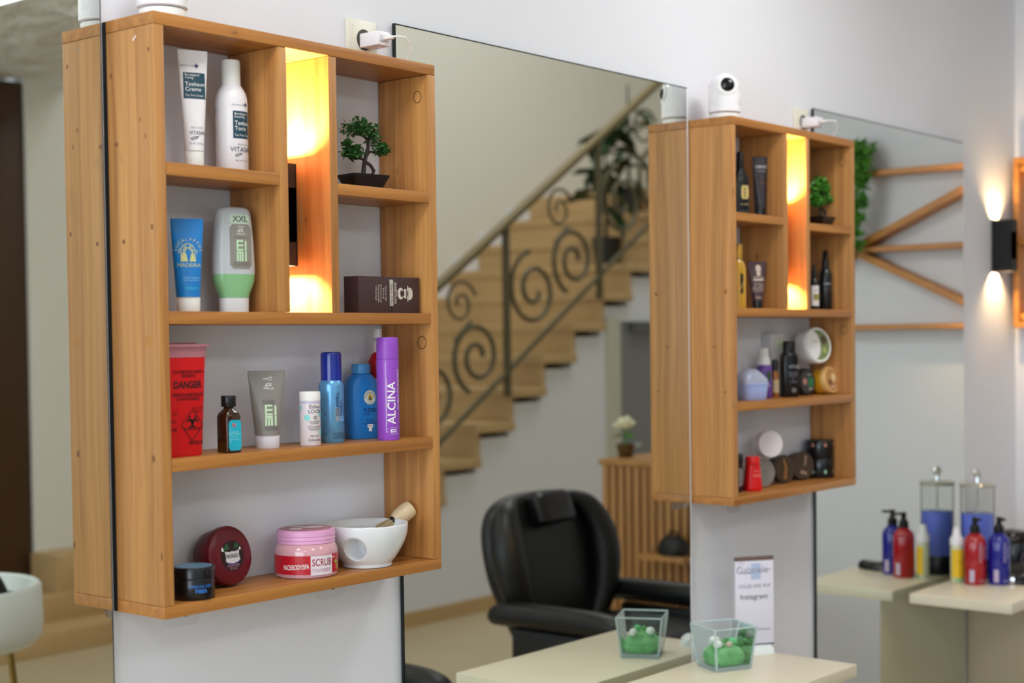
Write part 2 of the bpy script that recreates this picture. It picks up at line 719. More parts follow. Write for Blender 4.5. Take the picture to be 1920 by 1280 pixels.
mb.box((-5.0, -5.45, ZC + 0.04), (3.45, 0.0, ZC + 0.12))
tag(mb.build('ceiling', ceil_m, None, 80), kind='structure')
struct('ceiling_stairwell', (3.45, -5.45, 5.6), (9.6, 0.1, 5.7), far_wall_m)
struct('wall_bulkhead', (3.35, -5.34, ZC + 0.12), (3.45, 0.0, 5.6), far_wall_m)
# far wall left of the stairs: dark door leaf then the shop front window
mb = MB()
mb.box((1.45, -5.45, 0.0), (1.75, -5.34, ZC)).box((-5.0, -5.45, 0.0), (-4.6, -5.34, ZC)).box((-4.6, -5.45, 0.0), (1.45, -5.34, 0.5)).box((-4.6, -5.45, 2.95), (1.45, -5.34, ZC))
tag(mb.build('wall_shop_front', far_wall_m), kind='structure')
d1 = tag(box('door_1', (1.75, -5.43, 0.0), (3.16, -5.36, ZC), door_dark, None, 0.004), kind='structure')
MB().tube([(2.9, -5.36, 1.0), (2.9, -5.31, 1.0), (2.9, -5.31, 1.15), (2.9, -5.36, 1.15)], 0.009).build('door_handle', chrome, d1)


def window(name, axis, c, a0, a1, z0, z1, n):
    """window frame with n panes; axis 0: lies in a plane x=c, axis 1: y=c"""
    root = thing(name, None, None)
    tag(root, kind='structure')

    def bx(nm, p, q, za, zb, m, t):
        A = (c - t, p, za) if axis == 0 else (p, c - t, za)
        B = (c + t, q, zb) if axis == 0 else (q, c + t, zb)
        return box(nm, A, B, m, root)
    bx('window_sill', a0, a1, z0, z0 + 0.05, trim_m, 0.05)
    bx('window_head', a0, a1, z1 - 0.05, z1, trim_m, 0.04)
    for i in range(n + 1):
        x = a0 + (a1 - a0) * i / n
        x = min(max(x, a0 + 0.025), a1 - 0.025)
        bx('window_mullion', x - 0.025, x + 0.025, z0 + 0.05, z1 - 0.05, trim_m, 0.035)
    for i in range(n):
        x0 = a0 + (a1 - a0) * i / n + 0.05
        x1 = a0 + (a1 - a0) * (i + 1) / n - 0.05
        bx('window_pane', x0, x1, z0 + 0.05, z1 - 0.05, pane_glass, 0.004)
    return root


window('window_1', 1, -5.40, -4.6, 1.45, 0.5, 2.95, 4)
mb = MB()
mb.box((-5.1, -5.45, 0.0), (-5.0, -4.9, ZC)).box((-5.1, -0.5, 0.0), (-5.0, 0.12, ZC)).box((-5.1, -4.9, 0.0), (-5.0, -0.5, 0.5)).box((-5.1, -4.9, 2.95), (-5.0, -0.5, ZC))
tag(mb.build('wall_left', wall_m), kind='structure')
window('window_2', 0, -5.05, -4.9, -0.5, 0.5, 2.95, 3)
# wall under the stairs with a grey door and pale trims
yu = ry(3.72)
mb = MB()
prof = [(3.80, 0.0), (6.40, 0.0), (6.40, 1.73), (7.34, 1.73), (7.34, 0.0), (9.5, 0.0), (9.5, 3.78)]
prof = prof[:-1] + [(9.5, 2.50), (3.5 + 0.31 * 13 + 0.04, 2.50)]
for k in range(13, 0, -1):
    x = 3.5 + 0.31 * k
    z = 0.12 + 0.2 * k
    if x > 9.45 or x < 3.9:
        continue
    prof += [(min(9.5, x + 0.04), z - 0.09), (x + 0.04, z - 0.29)] if x < 9.2 else [(x + 0.04, z - 0.29)]
prof.append((3.80, 0.10))
mb.prism(prof, yu - 0.10, yu)
tag(mb.build('wall_understair', wall_m), kind='structure')
tag(box('trim_1', (6.38, yu, 0.0), (6.53, yu + 0.02, 1.76), trim_m), kind='structure')
d2 = tag(box('door_2', (6.53, yu - 0.06, 0.0), (7.34, yu - 0.01, 1.73), grey_door), kind='structure')
MB().tube([(6.6, yu - 0.01, 0.9), (6.6, yu + 0.05, 0.9), (6.7, yu + 0.05, 0.9)], 0.01).build('door_handle', chrome, d2)
box('door_closer', (6.66, yu - 0.01, 1.66), (6.92, yu + 0.04, 1.72), mat('door_closer_grey', (92, 92, 90), 0.5), d2)
tag(box('baseboard_understair', (3.80, yu, 0.0), (6.38, yu + 0.012, 0.085), stone_m), kind='structure')
tag(box('baseboard_right', (3.985, -1.42, 0.0), (4.0, -0.02, 0.08), stone_m), kind='structure')

# stairs: every tread and riser a piece of its own
stair = thing('staircase', 'tan stone staircase rising to the right, seen in the middle mirror', 'staircase', (0, 0, 0))
ys0, ys1 = ry(3.69), -5.337
for k in range(19):
    x = 3.5 + 0.31 * k
    z = 0.12 + 0.2 * k
    x2 = min(9.5, x + 0.35)
    if k > 12:
        box('landing', (x, ys1, z - 0.20), (9.49, ys0 + 0.02, z), stone_m, stair, 0.006)
        break
    box('tread', (x, ys1, z - 0.055), (x2, ys0 + 0.02, z), stone_m, stair, 0.006)
    box('riser', (x + 0.012, ys1, max(0, z - 0.20)), (x + 0.045, ys0, z - 0.055), stone_m, stair)
    box('skirting_piece', (x + 0.045, ys1 + 0.0, z), (x2, ys1 + 0.015, z + 0.1), wall_m, stair)
# two low steps leading to the stair foot
for k, (x0, yy, z) in enumerate([(2.2, ry(4.72), 0.12), (2.2, ry(4.98), 0.26)]):
    box('landing_step', (x0, -5.34, 0.0 if k == 0 else 0.12), (3.5, yy, z), stone_m, stair, 0.006)
box('landing_step', (3.13, -5.34, 0.26), (3.55, ry(5.05), 0.46), stone_m, stair, 0.006)

rail = thing('stair_railing', 'dark wrought iron railing with scrolls along the open side of the stairs', 'railing', (0, 0, 0))
yr = ry(3.66)


def zs(x):
    return 0.12 + 0.2 * (x - 3.5) / 0.31


MB().tube([(x, yr, zs(x) + 1.02) for x in (3.46, 5.0, 7.0, 8.6)], 0.030, 10).build('handrail', rail_m, rail)
MB().tube([(x, yr, zs(x) + 0.13) for x in (3.46, 5.0, 7.0, 8.6)], 0.017, 8).build('bottom_rail', iron, rail)
for i in range(6):
    x = 3.46 + 0.93 * i
    MB().box((x - 0.018, yr - 0.018, zs(x) - 0.02), (x + 0.018, yr + 0.018, zs(x) + 1.01), 0.003).build('railing_post', iron, rail)


def spiral(cx, cz, r, turns, a0, sgn=1, n=40):
    return [(cx + (r * (1 - 0.8 * i / n)) * math.cos(rad(a0) + sgn * 2 * PI * turns * i / n), yr, cz + (r * (1 - 0.8 * i / n)) * math.sin(rad(a0) + sgn * 2 * PI * turns * i / n)) for i in range(n + 1)]


for i in range(5):
    x = 3.46 + 0.93 * i
    if i == 0:
        pass
    a = (x + 0.26, zs(x + 0.26) + 0.46)
    b = (x + 0.66, zs(x + 0.66) + 0.40)
    MB().tube(spiral(a[0], a[1], 0.24, 1.7, 100, 1), 0.016, 6).build('scroll', iron, rail)
    MB().tube(spiral(b[0], b[1], 0.22, 1.7, 250, -1), 0.016, 6).build('scroll', iron, rail)
    c = (x + 0.52, zs(x + 0.52) + 0.80)
    MB().tube(spiral(c[0], c[1], 0.14, 1.5, 20, 1), 0.010, 6).build('scroll', iron, rail)
    MB().tube([(a[0] + 0.20, yr, a[1] + 0.16), (x + 0.48, yr, zs(x + 0.48) + 0.62), (b[0] - 0.05, yr, b[1] + 0.21)], 0.014, 6).build('scroll_link', iron, rail)

# square ceiling lamps; all but the first are unseen, added for their light
for li, (x, y, lab) in enumerate([(1.52, ry(3.22), 'square lamp in the ceiling nearest the stairs, bright in the left mirror'),
                  (-0.4, -3.2, 'unseen square ceiling lamp added to light the salon, opposite the near shelf unit'),
                  (-2.8, -3.2, 'unseen square ceiling lamp added to light the salon, towards the street windows'),
                  (1.9, -0.95, 'unseen square ceiling lamp added for light in front of the middle mirror'),
                  (-0.2, -0.95, 'unseen square ceiling lamp added for light in front of the near shelf unit'),
                  (-2.4, -0.95, 'unseen square ceiling lamp added for light by the left end of the mirror wall')]):
    o = thing('ceiling_lamp', lab, 'ceiling lamp', (x, y, ZC), 0, 'square ceiling lamps')
    MB().box((-0.31, -0.31, -0.02), (0.31, 0.31, 0.0), 0.004).build('lamp_frame', white_pl, o)
    MB().box((-0.28, -0.28, -0.09), (0.28, 0.28, -0.02), 0.01).build('lamp_diffuser', mat('lamp_glow', (255, 252, 246), emit=7.0), o)
    l = bpy.data.lights.new('lamp_light', 'AREA')
    l.size = 0.55
    l.energy = CEIL_W[li]
    l.color = (0.87, 0.94, 1.0)
    lo = bpy.data.objects.new('lamp_light', l)
    COL.objects.link(lo)
    lo.parent = o
    lo.location = (0, 0, -0.10)
area_light('stairwell_fill_light', (6.0, -3.0, 5.5), (6.0, -3.2, 0), 3.0, 3.0, STAIR_W, (0.96, 0.97, 1.0))  # unseen fill light added above the stairs to brighten them

# ------------------------------------------------------------------ wall mirrors


def wall_mirror(x0, x1, z0, z1, label, rim):
    o = thing('wall_mirror', label, 'mirror', (x0, 0, z0), 0)
    w, h = x1 - x0, z1 - z0
    rw = 0.0026 if rim is mirror_rim else 0.0055
    MB().add([(0.0035, YM, 0), (w - rw, YM, 0), (w - rw, YM, h - 0.003), (0.0035, YM, h - 0.003)], [(0, 1, 2, 3)]).build('silvered_face', mirror_m, o)
    MB().box((0, YM + 0.0004, 0), (w, -0.004, h)).build('glass_edge', mirror_back, o)
    MB().add([(w - rw, YM, 0), (w, YM + 0.0002, 0), (w, YM + 0.0002, h), (w - rw, YM, h - 0.003)], [(0, 1, 2, 3)]).build('polished_rim', rim, o)
    MB().box((0.05, -0.004, 0.1), (w - 0.05, 0.0, h - 0.1)).build('backing_board', black_mt, o)
    return o


wall_mirror(-1.085, -0.0093, 0.10, 2.25, 'tall frameless mirror at the left end, behind the near shelf unit', mirror_rim)
rim_light = mat('painted_rim_glint', (238, 240, 248), 0.5)  # near-white colour stands for light refracted in the glass edge
wall_mirror(0.6885, 1.7655, 0.10, 2.268, 'tall frameless mirror between the two shelf units, showing the stairs', rim_light)
wall_mirror(2.4312, 3.5057, 0.10, 2.29, 'tall frameless mirror right of the far shelf unit, showing the truss frame', rim_light)

# ------------------------------------------------------------------ shelf units
SD, SW, ST = 0.1407, 0.668, 0.0205


def shelf_unit():
    o = thing('wall_shelf', 'near honey-coloured pine shelf unit on the left, full of creams and sprays', 'shelf unit', (0, 0, Z0))
    B = 0.0012
    y0, y1 = -SD, -0.002

    def hb(nm, x0, x1, z0, z1, m=None):
        return box(nm, (x0, y0, z0), (x1, y1, z1), m or wood_x, o, B)
    hb('top_board', 0, SW, 1 - ST, 1)
    hb('bottom_board', 0, SW, 0, ST)
    hb('side_panel', 0, 0.020, ST + 0.0004, 1 - ST - 0.0006, wood_z)
    hb('side_panel', SW - 0.020, SW, ST + 0.0004, 1 - ST - 0.0006, wood_z)
    hb('shelf_board', 0.0204, SW - 0.0204, 0.488, 0.5095)
    hb('shelf_board', 0.0204, SW - 0.0204, 0.2425, 0.2642)
    hb('shelf_board', 0.0204, 0.2637, 0.734, 0.7557)
    hb('shelf_board', 0.4037, SW - 0.0204, 0.727, 0.748)
    hb('divider', 0.2640, 0.2835, 0.5098, 1 - ST - 0.0006, wood_z)
    hb('divider', 0.3840, 0.4034, 0.5098, 1 - ST - 0.0006, wood_z)
    # round knots on the inner face of the right panel
    for z, y, r in ((0.938, -0.112, 0.0115), (0.452, -0.115, 0.0125)):
        pts = [(SW - 0.0203, y + r * 0.9 * math.cos(a), z + r * math.sin(a)) for a in [2 * PI * k / 24 for k in range(24)]]
        MB().tube(pts, 0.0007, 5, True).build('knot_ring', mat('knot_dark_line', (70, 40, 22), 0.6), o)
    # clear hanging plates under the bottom board
    for x in (0.07, 0.41):
        h = MB().loft([(-0.026, 0.030, 0.0012, 4), (-0.020, 0.038, 0.0012, 4), (0.0, 0.040, 0.0012, 4)], 24, Matrix.Translation((x, -0.095, 0))).build('clear_plate', acryl, o)
        MB().lathe([(0.0028, 0), (0.0028, 0.002), (0.0012, 0.003)], 10, Matrix.Translation((x + 0.004, -0.097, -0.008)) @ Matrix.Rotation(rad(90), 4, 'X')).build('screw', black_mt, h)
    return o


shelf1 = shelf_unit()
shelf2 = copy_tree(shelf1)


def side_knots(unit, spots):
    for y, z, ry_, rz_, m_ in spots:
        pts = [Matrix.Translation((-0.0001, y, z)) @ Vector((0, ry_ * math.cos(2 * PI * k / 16), rz_ * math.sin(2 * PI * k / 16))) for k in range(16)]
        MB().add(pts + [Vector((-0.0005, y, z))], [(k, (k + 1) % 16, 16) for k in range(16)]).build('knot', m_, unit)


kd, ks = mat('knot_brown', (126, 78, 44), 0.5), mat('knot_pale_stain', (176, 120, 62), 0.5)
side_knots(shelf1, [(-0.0221, 0.9066, 0.0040, 0.0048, kd), (-0.1265, 0.9384, 0.003, 0.004, kd), (-0.0332, 0.7912, 0.0055, 0.0040, kd), (-0.1011, 0.8262, 0.002, 0.005, kd), (-0.1146, 0.7978, 0.002, 0.004, kd), (-0.0486, 0.6276, 0.004, 0.004, kd), (-0.127, 0.6482, 0.003, 0.005, kd), (-0.1188, 0.2656, 0.0045, 0.0065, kd), (-0.136, 0.1041, 0.003, 0.007, kd), (-0.1136, 0.4598, 0.012, 0.010, ks)])
side_knots(shelf2, [(-0.1107, 0.5539, 0.016, 0.007, ks), (-0.118, 0.5520, 0.005, 0.006, kd), (-0.085, 0.4101, 0.004, 0.003, kd), (-0.1162, 0.2932, 0.003, 0.003, kd)])
MB().tube([(-0.0006, -0.086, 0.9575), (-0.0006, -0.095, 0.9650)], 0.0007, 6).build('staple', chrome, shelf1)
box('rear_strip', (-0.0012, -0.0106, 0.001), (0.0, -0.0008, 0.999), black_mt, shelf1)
shelf2.location = (1.7685, 0, Z0 + 0.0206)
tag(shelf2, 'far pine shelf unit on the right, holding mostly dark bottles and jars')

S1 = lambda x, y, z: (x, y, Z0 + z)
S2 = lambda x, y, z: (x, y, Z0 + 0.0206 + z)
ZA, ZM, ZR, ZT, ZB = 0.7558, 0.5097, 0.7482, 0.2644, 0.0207


# black up-and-down wall lamps
def wall_lamp(loc, label, watts):
    o = thing('wall_lamp', label, 'wall lamp', loc)
    w, d, h = 0.0275, 0.074, 0.094
    mb = MB()
    for sx in (-1, 1):
        mb.box((sx * w - 0.0015, -d, -h), (sx * w + 0.0015, 0.0, h))
    mb.box((-w, -d, -h), (w, -d + 0.003, h)).box((-w, -0.006, -h), (w, 0.0, h)).box((-w, -d, -0.05), (w, 0, 0.05))
    mb.build('lamp_body', black_mt, o, 30)
    for s in (1, -1):
        MB().lathe([(0.02, 0.0), (0.02, 0.006)], 20, Matrix.Translation((0, -0.037, s * 0.052 - 0.003))).build('lamp_lens', mat('warm_lamp_glow', (255, 214, 140), emit=18.0), o)
        l = bpy.data.lights.new('lamp_light', 'SPOT')
        l.energy = watts
        l.color = (1.0, 0.67, 0.32)
        l.spot_size = rad(150)
        l.spot_blend = 0.6
        l.shadow_soft_size = 0.015
        lo = bpy.data.objects.new('lamp_light', l)
        COL.objects.link(lo)
        lo.parent = o
        lo.location = (0, -0.037, s * 0.064)
        lo.rotation_euler = (0 if s < 0 else PI, 0, 0)
    return o


wall_lamp(S1(0.331, -0.002, 0.691), 'black box lamp glowing up and down in the near shelf unit', 75)
wall_lamp(S2(1.7685 + 0.331, -0.002, 0.691), 'black box lamp hidden in the lit slot of the far shelf unit', 70)
wall_lamp((3.80, -0.001, 1.94), 'black box lamp on the bare wall beside the right corner', 9)

# ================================================================== PRODUCTS, near shelf unit


def tube_secs(h0, h1, ra, rb, wa):
    """squeeze tube standing on its cap: round at the cap, flat crimp on top"""
    out = []
    for i in range(9):
        t = i / 8
        out.append((h0 + (h1 - h0) * t, ra + (wa - ra) * t, rb * (1 - t) ** 0.8 + 0.0016, 2 + 0.6 * t))
    return out


def squeeze_tube(name, label, loc, rz, h, cap_h, ra, rb, wa, body_m, cap_m, crimp=0.010, cap_taper=0.96):
    o = thing(name, label, 'tube', loc, rz)
    s = tube_secs(cap_h, h - crimp, ra, rb, wa)
    MB().loft(s + [(h, wa, 0.0014, 3)], 36).build('tube_body', body_m, o)
    MB().loft([(0, ra * cap_taper * 0.97, rb * cap_taper * 0.97, 2), (0.002, ra * cap_taper, rb * cap_taper, 2), (cap_h - 0.001, ra * 1.0, rb * 1.0, 2), (cap_h, ra * 0.98, rb * 0.98, 2)], 32).build('cap', cap_m, o)
    return o, oval(s)


white_gloss = mat('white_gloss_plastic', (234, 230, 234), 0.28)
# 1 white cream tube
o, f = squeeze_tube('cream_tube', 'tall white cream tube with teal label on the top left shelf', S1(0.121, -0.085, ZA), -22, 0.203, 0.030, 0.0165, 0.0165, 0.0262, white_gloss, mat('cap_cream_white', (234, 234, 230), 0.35))
patch('label', f, -0.0185, 0.0195, 0.119, 0.164, teal, o)
f2 = lambda u, v, f=f: tuple(a + b for a, b in zip(f(u, v), (0, -0.0006, 0)))
text('Beruhigend\nCaring', f2, -0.016, 0.1575, 0.0055, ink_w, o, 0, 'LEFT')
text('Teebaum\nCreme', f2, -0.016, 0.1395, 0.0098, ink_w, o, 0, 'LEFT')
text('Tea Tree Cream', f2, -0.016, 0.1245, 0.0046, ink_w, o, 0, 'LEFT')
strokes('cross_mark', f2, [[(0.001, 0.176), (0.009, 0.176)], [(0.005, 0.172), (0.005, 0.180)]], 0.0024, ink_navy, o)
text('pharmos natur', f2, -0.010, 0.176, 0.0042, ink_grey, o)
text('VITASAN', f2, 0.003, 0.060, 0.0092, ink_navy, o, width=0.028)
text('SELECTION', f2, 0.002, 0.069, 0.0042, ink_grey, o)
strokes('leaf_mark', f2, [[(-0.010, 0.050), (-0.004, 0.053), (0.004, 0.054)], [(-0.009, 0.048), (-0.002, 0.050), (0.003, 0.053)]], 0.0016, ink_grey, o)
text('75 ml  2.5 fl.oz.', f2, 0.001, 0.042, 0.0045, ink_grey, o)
# 2 white tonic bottle
o = thing('tonic_bottle', 'white round tonic bottle with teal label beside the tall white tube', 'bottle', S1(0.216, -0.070, ZA), 0)
MB().lathe([(0.0270, 0), (0.0284, 0.002), (0.0284, 0.122), (0.0278, 0.131), (0.0255, 0.141), (0.0215, 0.149), (0.0172, 0.155), (0.0165, 0.158)], 40).build('bottle_body', white_gloss, o)
MB().lathe([(0.0166, 0.158), (0.0166, 0.196), (0.0155, 0.200), (0.0, 0.2005)], 32).build('cap', mat('cap_cream_white', (234, 234, 230), 0.35), o)
f = cyl(0.0288, -2)
f2 = cyl(0.0291, -2)
patch('label', f, -0.0165, 0.0185, 0.060, 0.108, teal, o, 12)
text('Beruhigend\nSoothing', f2, -0.014, 0.1005, 0.0058, ink_w, o, 0, 'LEFT')
text('Teebaum\nTonic', f2, -0.014, 0.082, 0.0105, ink_w, o, 0, 'LEFT')
text('Tea Tree Tonic', f2, -0.014, 0.0655, 0.005, ink_w, o, 0, 'LEFT')
strokes('cross_mark', f2, [[(0.006, 0.120), (0.014, 0.120)], [(0.010, 0.116), (0.010, 0.124)]], 0.0024, ink_navy, o)
text('pharmos natur', f2, -0.006, 0.119, 0.0042, ink_grey, o)
text('VITASAN', f2, 0.002, 0.040, 0.012, ink_navy, o)
text('SELECTION', f2, 0.002, 0.049, 0.0042, ink_grey, o)
strokes('leaf_mark', f2, [[(-0.014, 0.030), (-0.008, 0.033), (0.000, 0.034)], [(-0.013, 0.028), (-0.006, 0.030), (-0.001, 0.033)]], 0.0016, ink_grey, o)
text('200 ml  6.8 fl.oz.', f2, 0.001, 0.021, 0.0045, ink_grey, o)
# 3 blue eucalyptus tube
blue_t = mat('bright_blue_tube', (18, 122, 200), 0.35)
o, f = squeeze_tube('lotion_tube', 'bright blue tube with pale gold picture on the second shelf', S1(0.1025, -0.085, ZM), -30, 0.160, 0.0255, 0.0205, 0.0190, 0.0275, blue_t, mat('cap_cream_white', (234, 234, 230), 0.35))
arc_text('EUCALYPTUS', f, 0.001, 0.103, 0.021, 172, 8, 0.0075, ink_gold, o)
text('MADEIRA', f, 0.001, 0.0795, 0.0095, ink_gold, o)
strokes('picture_outline', f, [[(-0.012, 0.086), (-0.012, 0.108), (-0.008, 0.114), (0.0, 0.117), (0.007, 0.114), (0.011, 0.107), (0.012, 0.086)], [(-0.016, 0.100), (-0.014, 0.108)], [(0.015, 0.100), (0.014, 0.107)], [(-0.004, 0.116), (-0.004, 0.104)], [(0.003, 0.117), (0.004, 0.104)], [(-0.009, 0.112), (0.008, 0.106)], [(-0.008, 0.107), (0.008, 0.112)]], 0.0012, ink_gold, o)
polys('picture_figure', f, [[(-0.013, 0.086), (-0.001, 0.086), (-0.003, 0.097), (-0.005, 0.102), (-0.009, 0.102), (-0.011, 0.097)], [(-0.0085, 0.103), (-0.0055, 0.103), (-0.0055, 0.107), (-0.0085, 0.107)], [(0.002, 0.086), (0.012, 0.086), (0.010, 0.096), (0.0085, 0.101), (0.0055, 0.101), (0.004, 0.096)], [(0.0055, 0.102), (0.0085, 0.102), (0.0085, 0.106), (0.0055, 0.106)]], ink_gold, o)
text('HAND CREAM\nwith essential oil', f, 0.004, 0.056, 0.0042, mat('ink_pale_blue', (150, 205, 235), 0.5), o)
text('natura', f, 0.004, 0.041, 0.0085, mat('ink_aqua', (60, 200, 220), 0.5), o)
# 4 XXL gel bottle standing on its cap
o = thing('gel_bottle', 'upside-down translucent gel bottle with pale green gel and grey label', 'bottle', S1(0.2155, -0.068, ZM), -18)
secs = [(0.026, 0.0268, 0.019, 2.4), (0.034, 0.0285, 0.0195, 2.4), (0.046, 0.034, 0.0205, 2.4), (0.057, 0.0375, 0.0215, 2.4), (0.068, 0.0388, 0.022, 2.4), (0.085, 0.0388, 0.022, 2.4), (0.12, 0.0370, 0.0215, 2.5), (0.16, 0.0338, 0.020, 2.6), (0.176, 0.0318, 0.0185, 2.6), (0.183, 0.0290, 0.016, 2.6), (0.1865, 0.0230, 0.012, 2.5), (0.1875, 0.012, 0.007, 2.4)]
MB().loft(secs[4:], 40).build('bottle_body', mat('frosted_grey_plastic', (190, 194, 198), 0.28, sss=0.1), o)
MB().loft(secs[:5], 40).build('gel_fill', mat('pale_green_gel', (136, 190, 136), 0.25, sss=0.1), o)
MB().loft([(0, 0.0262, 0.0185, 2.4), (0.0255, 0.0266, 0.0188, 2.4), (0.0262, 0.025, 0.018, 2.4)], 36).build('cap', mat('cap_grey_white', (222, 222, 224), 0.35), o)
f = oval(secs)
f2 = oval(secs, 0.0010)
patch('grey_label', f, -0.014, 0.0275, 0.077, 0.156, mat('label_taupe', (142, 138, 130), 0.4), o, 10, 12, 0.006)
patch('mint_label', f, -0.0130, 0.0245, 0.157, 0.173, mat('label_mint', (198, 222, 200), 0.4), o, 8, 8, 0.005)
text('XXL', f2, 0.0065, 0.1648, 0.0150, mat('ink_taupe', (104, 100, 92), 0.5), o, bold=0.02)
text('••••', f2, 0.007, 0.151, 0.008, ink_w, o)
strokes('emblem', f2, [[(0.001, 0.1425), (0.003, 0.146), (0.006, 0.1475), (0.009, 0.146), (0.011, 0.147)], [(0.002, 0.1425), (0.007, 0.1445), (0.012, 0.143)]], 0.0012, ink_w, o)
text('WELLA', f2, 0.007, 0.139, 0.005, ink_w, o)
text('PROFESSIONALS', f2, 0.0075, 0.1325, 0.0036, mat('ink_taupe', (104, 100, 92), 0.5), o)


def eimi(f, cu, cv, w, h, t, m, parent):
    """blocky two-line letters"""
    a, b = cu - w / 2, cu + w / 2
    m1, top = cv + h * 0.06, cv + h / 2
    bot, m0 = cv - h / 2, cv - h * 0.06
    c = a + w * 0.66
    L = [[(a, top), (c, top)], [(a, (top + m1) / 2), (c, (top + m1) / 2)], [(a, m1), (c, m1)], [(a + t / 2, top), (a + t / 2, m1)], [(b - t / 2, top), (b - t / 2, m1 - t / 2)],
         [(a, m0), (c, m0)], [(a + t / 2, m0), (a + t / 2, bot)], [((a + c) / 2, m0), ((a + c) / 2, bot)], [(c - t / 2, m0), (c - t / 2, bot)], [(b - t / 2, m0 + t / 2), (b - t / 2, bot)]]
    strokes('lettering', f, L, t, m, parent)


eimi(f2, 0.0075, 0.1085, 0.019, 0.036, 0.0034, ink_mint, o)
text('HOLD & SHINE\nSCULPTING GEL', f2, 0.007, 0.0855, 0.0044, mat('ink_taupe', (104, 100, 92), 0.5), o)


# 6 bonsai
def leaf_cloud(clumps, n, size, seed, mb=None):
    rnd = random.Random(seed)
    mb = mb or MB()
    for i in range(n):
        cx, cy, cz, rx, rz = clumps[i % len(clumps)]
        while True:
            p = Vector((rnd.uniform(-1, 1), rnd.uniform(-1, 1), rnd.uniform(-1, 1)))
            if p.length < 1:
                break
        p = Vector((cx + p.x * rx, cy + p.y * rx * 0.8, cz + p.z * rz))
        e = Euler((rnd.uniform(-0.9, 0.9), rnd.uniform(-0.9, 0.9), rnd.uniform(0, 2 * PI)))
        M = Matrix.Translation(p) @ e.to_matrix().to_4x4()
        s = size * rnd.uniform(0.7, 1.25)
        vs = [M @ Vector(q) for q in ((0, 0, 0), (s * 0.35, s * 0.30, s * 0.12), (0, s, 0), (-s * 0.35, s * 0.30, s * 0.12), (0, s * 0.45, -s * 0.02))]
        mb.add(vs, [(0, 1, 4), (1, 2, 4), (2, 3, 4), (3, 0, 4)])
    return mb


def bonsai(loc, rz, label, lm, big=False):
    o = thing('bonsai', label, 'plant', loc, rz)
    n = 4
    MB().loft([(0, 0.030, 0.020, 14), (0.004, 0.0315, 0.021, 14), (0.024, 0.042, 0.029, 14), (0.0285, 0.044, 0.031, 14), (0.030, 0.044, 0.031, 14), (0.030, 0.040, 0.027, 14), (0.026, 0.039, 0.026, 14)], 48).build('pot', mat('black_bonsai_pot', (20, 18, 22), 0.3), o, 30)
    tr = [(0, 0, 0.024), (0.000, 0, 0.040), (0.004, 0.0, 0.050), (0.012, -0.002, 0.056), (0.020, -0.004, 0.050), (0.019, -0.004, 0.039), (0.012, -0.003, 0.036), (0.006, -0.002, 0.042), (0.002, 0.0, 0.054), (0.006, 0.0, 0.070), (0.011, 0, 0.084), (0.012, 0, 0.096), (0.004, 0, 0.104), (-0.010, 0, 0.108), (-0.024, 0, 0.106)]
    MB().tube([(0.0, 0, 0.024), (0.0, 0, 0.036), (0.002, 0, 0.052), (0.007, 0, 0.070), (0.012, 0, 0.084), (0.012, 0, 0.098), (0.004, 0, 0.106), (-0.012, 0, 0.109), (-0.028, 0, 0.106)], [0.0055, 0.0046, 0.0042, 0.004, 0.0036, 0.0032, 0.0028, 0.0024, 0.0016], 9).build('trunk', bark, o)
    MB().tube([(0.004, -0.003, 0.056), (0.013, -0.006, 0.050), (0.020, -0.007, 0.040), (0.017, -0.006, 0.031), (0.010, -0.005, 0.032)], [0.0036, 0.0036, 0.0038, 0.0034, 0.0024], 8).build('root_loop', bark, o)
    for p in ([(0.006, 0, 0.066), (0.018, 0, 0.078), (0.034, 0.0, 0.074), (0.044, 0, 0.080)], [(0.004, 0, 0.060), (-0.010, -0.002, 0.062), (-0.026, 0, 0.060), (-0.036, 0, 0.068)], [(0.012, 0, 0.096), (0.022, 0, 0.108), (0.026, 0, 0.118)], [(-0.012, 0, 0.109), (-0.016, 0, 0.120)]):
        MB().tube(p, [0.0026, 0.0022, 0.0017, 0.001], 6).build('branch', bark, o)
    cl = [(-0.030, 0, 0.116, 0.022, 0.016), (-0.008, 0, 0.127, 0.026, 0.016), (0.014, 0, 0.120, 0.022, 0.018), (-0.012, -0.012, 0.118, 0.022, 0.015), (0.024, 0, 0.104, 0.016, 0.013), (0.040, 0, 0.084, 0.020, 0.013), (0.050, 0, 0.084, 0.014, 0.011), (-0.030, 0, 0.072, 0.020, 0.013), (-0.016, -0.004, 0.076, 0.017, 0.012), (-0.036, 0, 0.086, 0.010, 0.012), (-0.024, 0, 0.068, 0.02, 0.009)]
    tag(leaf_cloud(cl, 1050, 0.0092 if not big else 0.015, 3 if not big else 9).build('foliage', lm, o, 0), kind='stuff')
    return o


bonsai(S1(0.5372, -0.070, ZR), -8, 'small artificial bonsai in a black pot on the near shelf unit', leaf_m)
# 7 brown carton lying on its side
o = thing('gel_carton', 'dark brown carton lying on its side under the bonsai', 'box', S1(0.5560, -0.098, ZM), 0)
MB().box((-0.083, -0.020, 0.0), (0.083, 0.020, 0.0705), 0.0008).build('carton', mat('dark_brown_card', (66, 44, 44), 0.5), o)
f = flat(-0.0204)
f2 = flat(-0.0207)
cream = mat('ink_cream', (206, 196, 184), 0.5)
for z in range(14):
    pass
strokes('ribbed_print', f, [[(-0.082, 0.003 + 0.005 * i), (0.082, 0.003 + 0.005 * i)] for i in range(14)], 0.0006, mat('dark_brown_rib', (74, 50, 50), 0.5), o)
patch('cream_band', f, 0.000, 0.0095, 0.014, 0.065, cream, o, 2, 2)
text('Nero d\'Ambra', f2, 0.0048, 0.030, 0.0092, ink_k, o, -90)
text('#BARBERITALIANA', f2, 0.0150, 0.039, 0.0105, cream, o, -90, width=0.042)
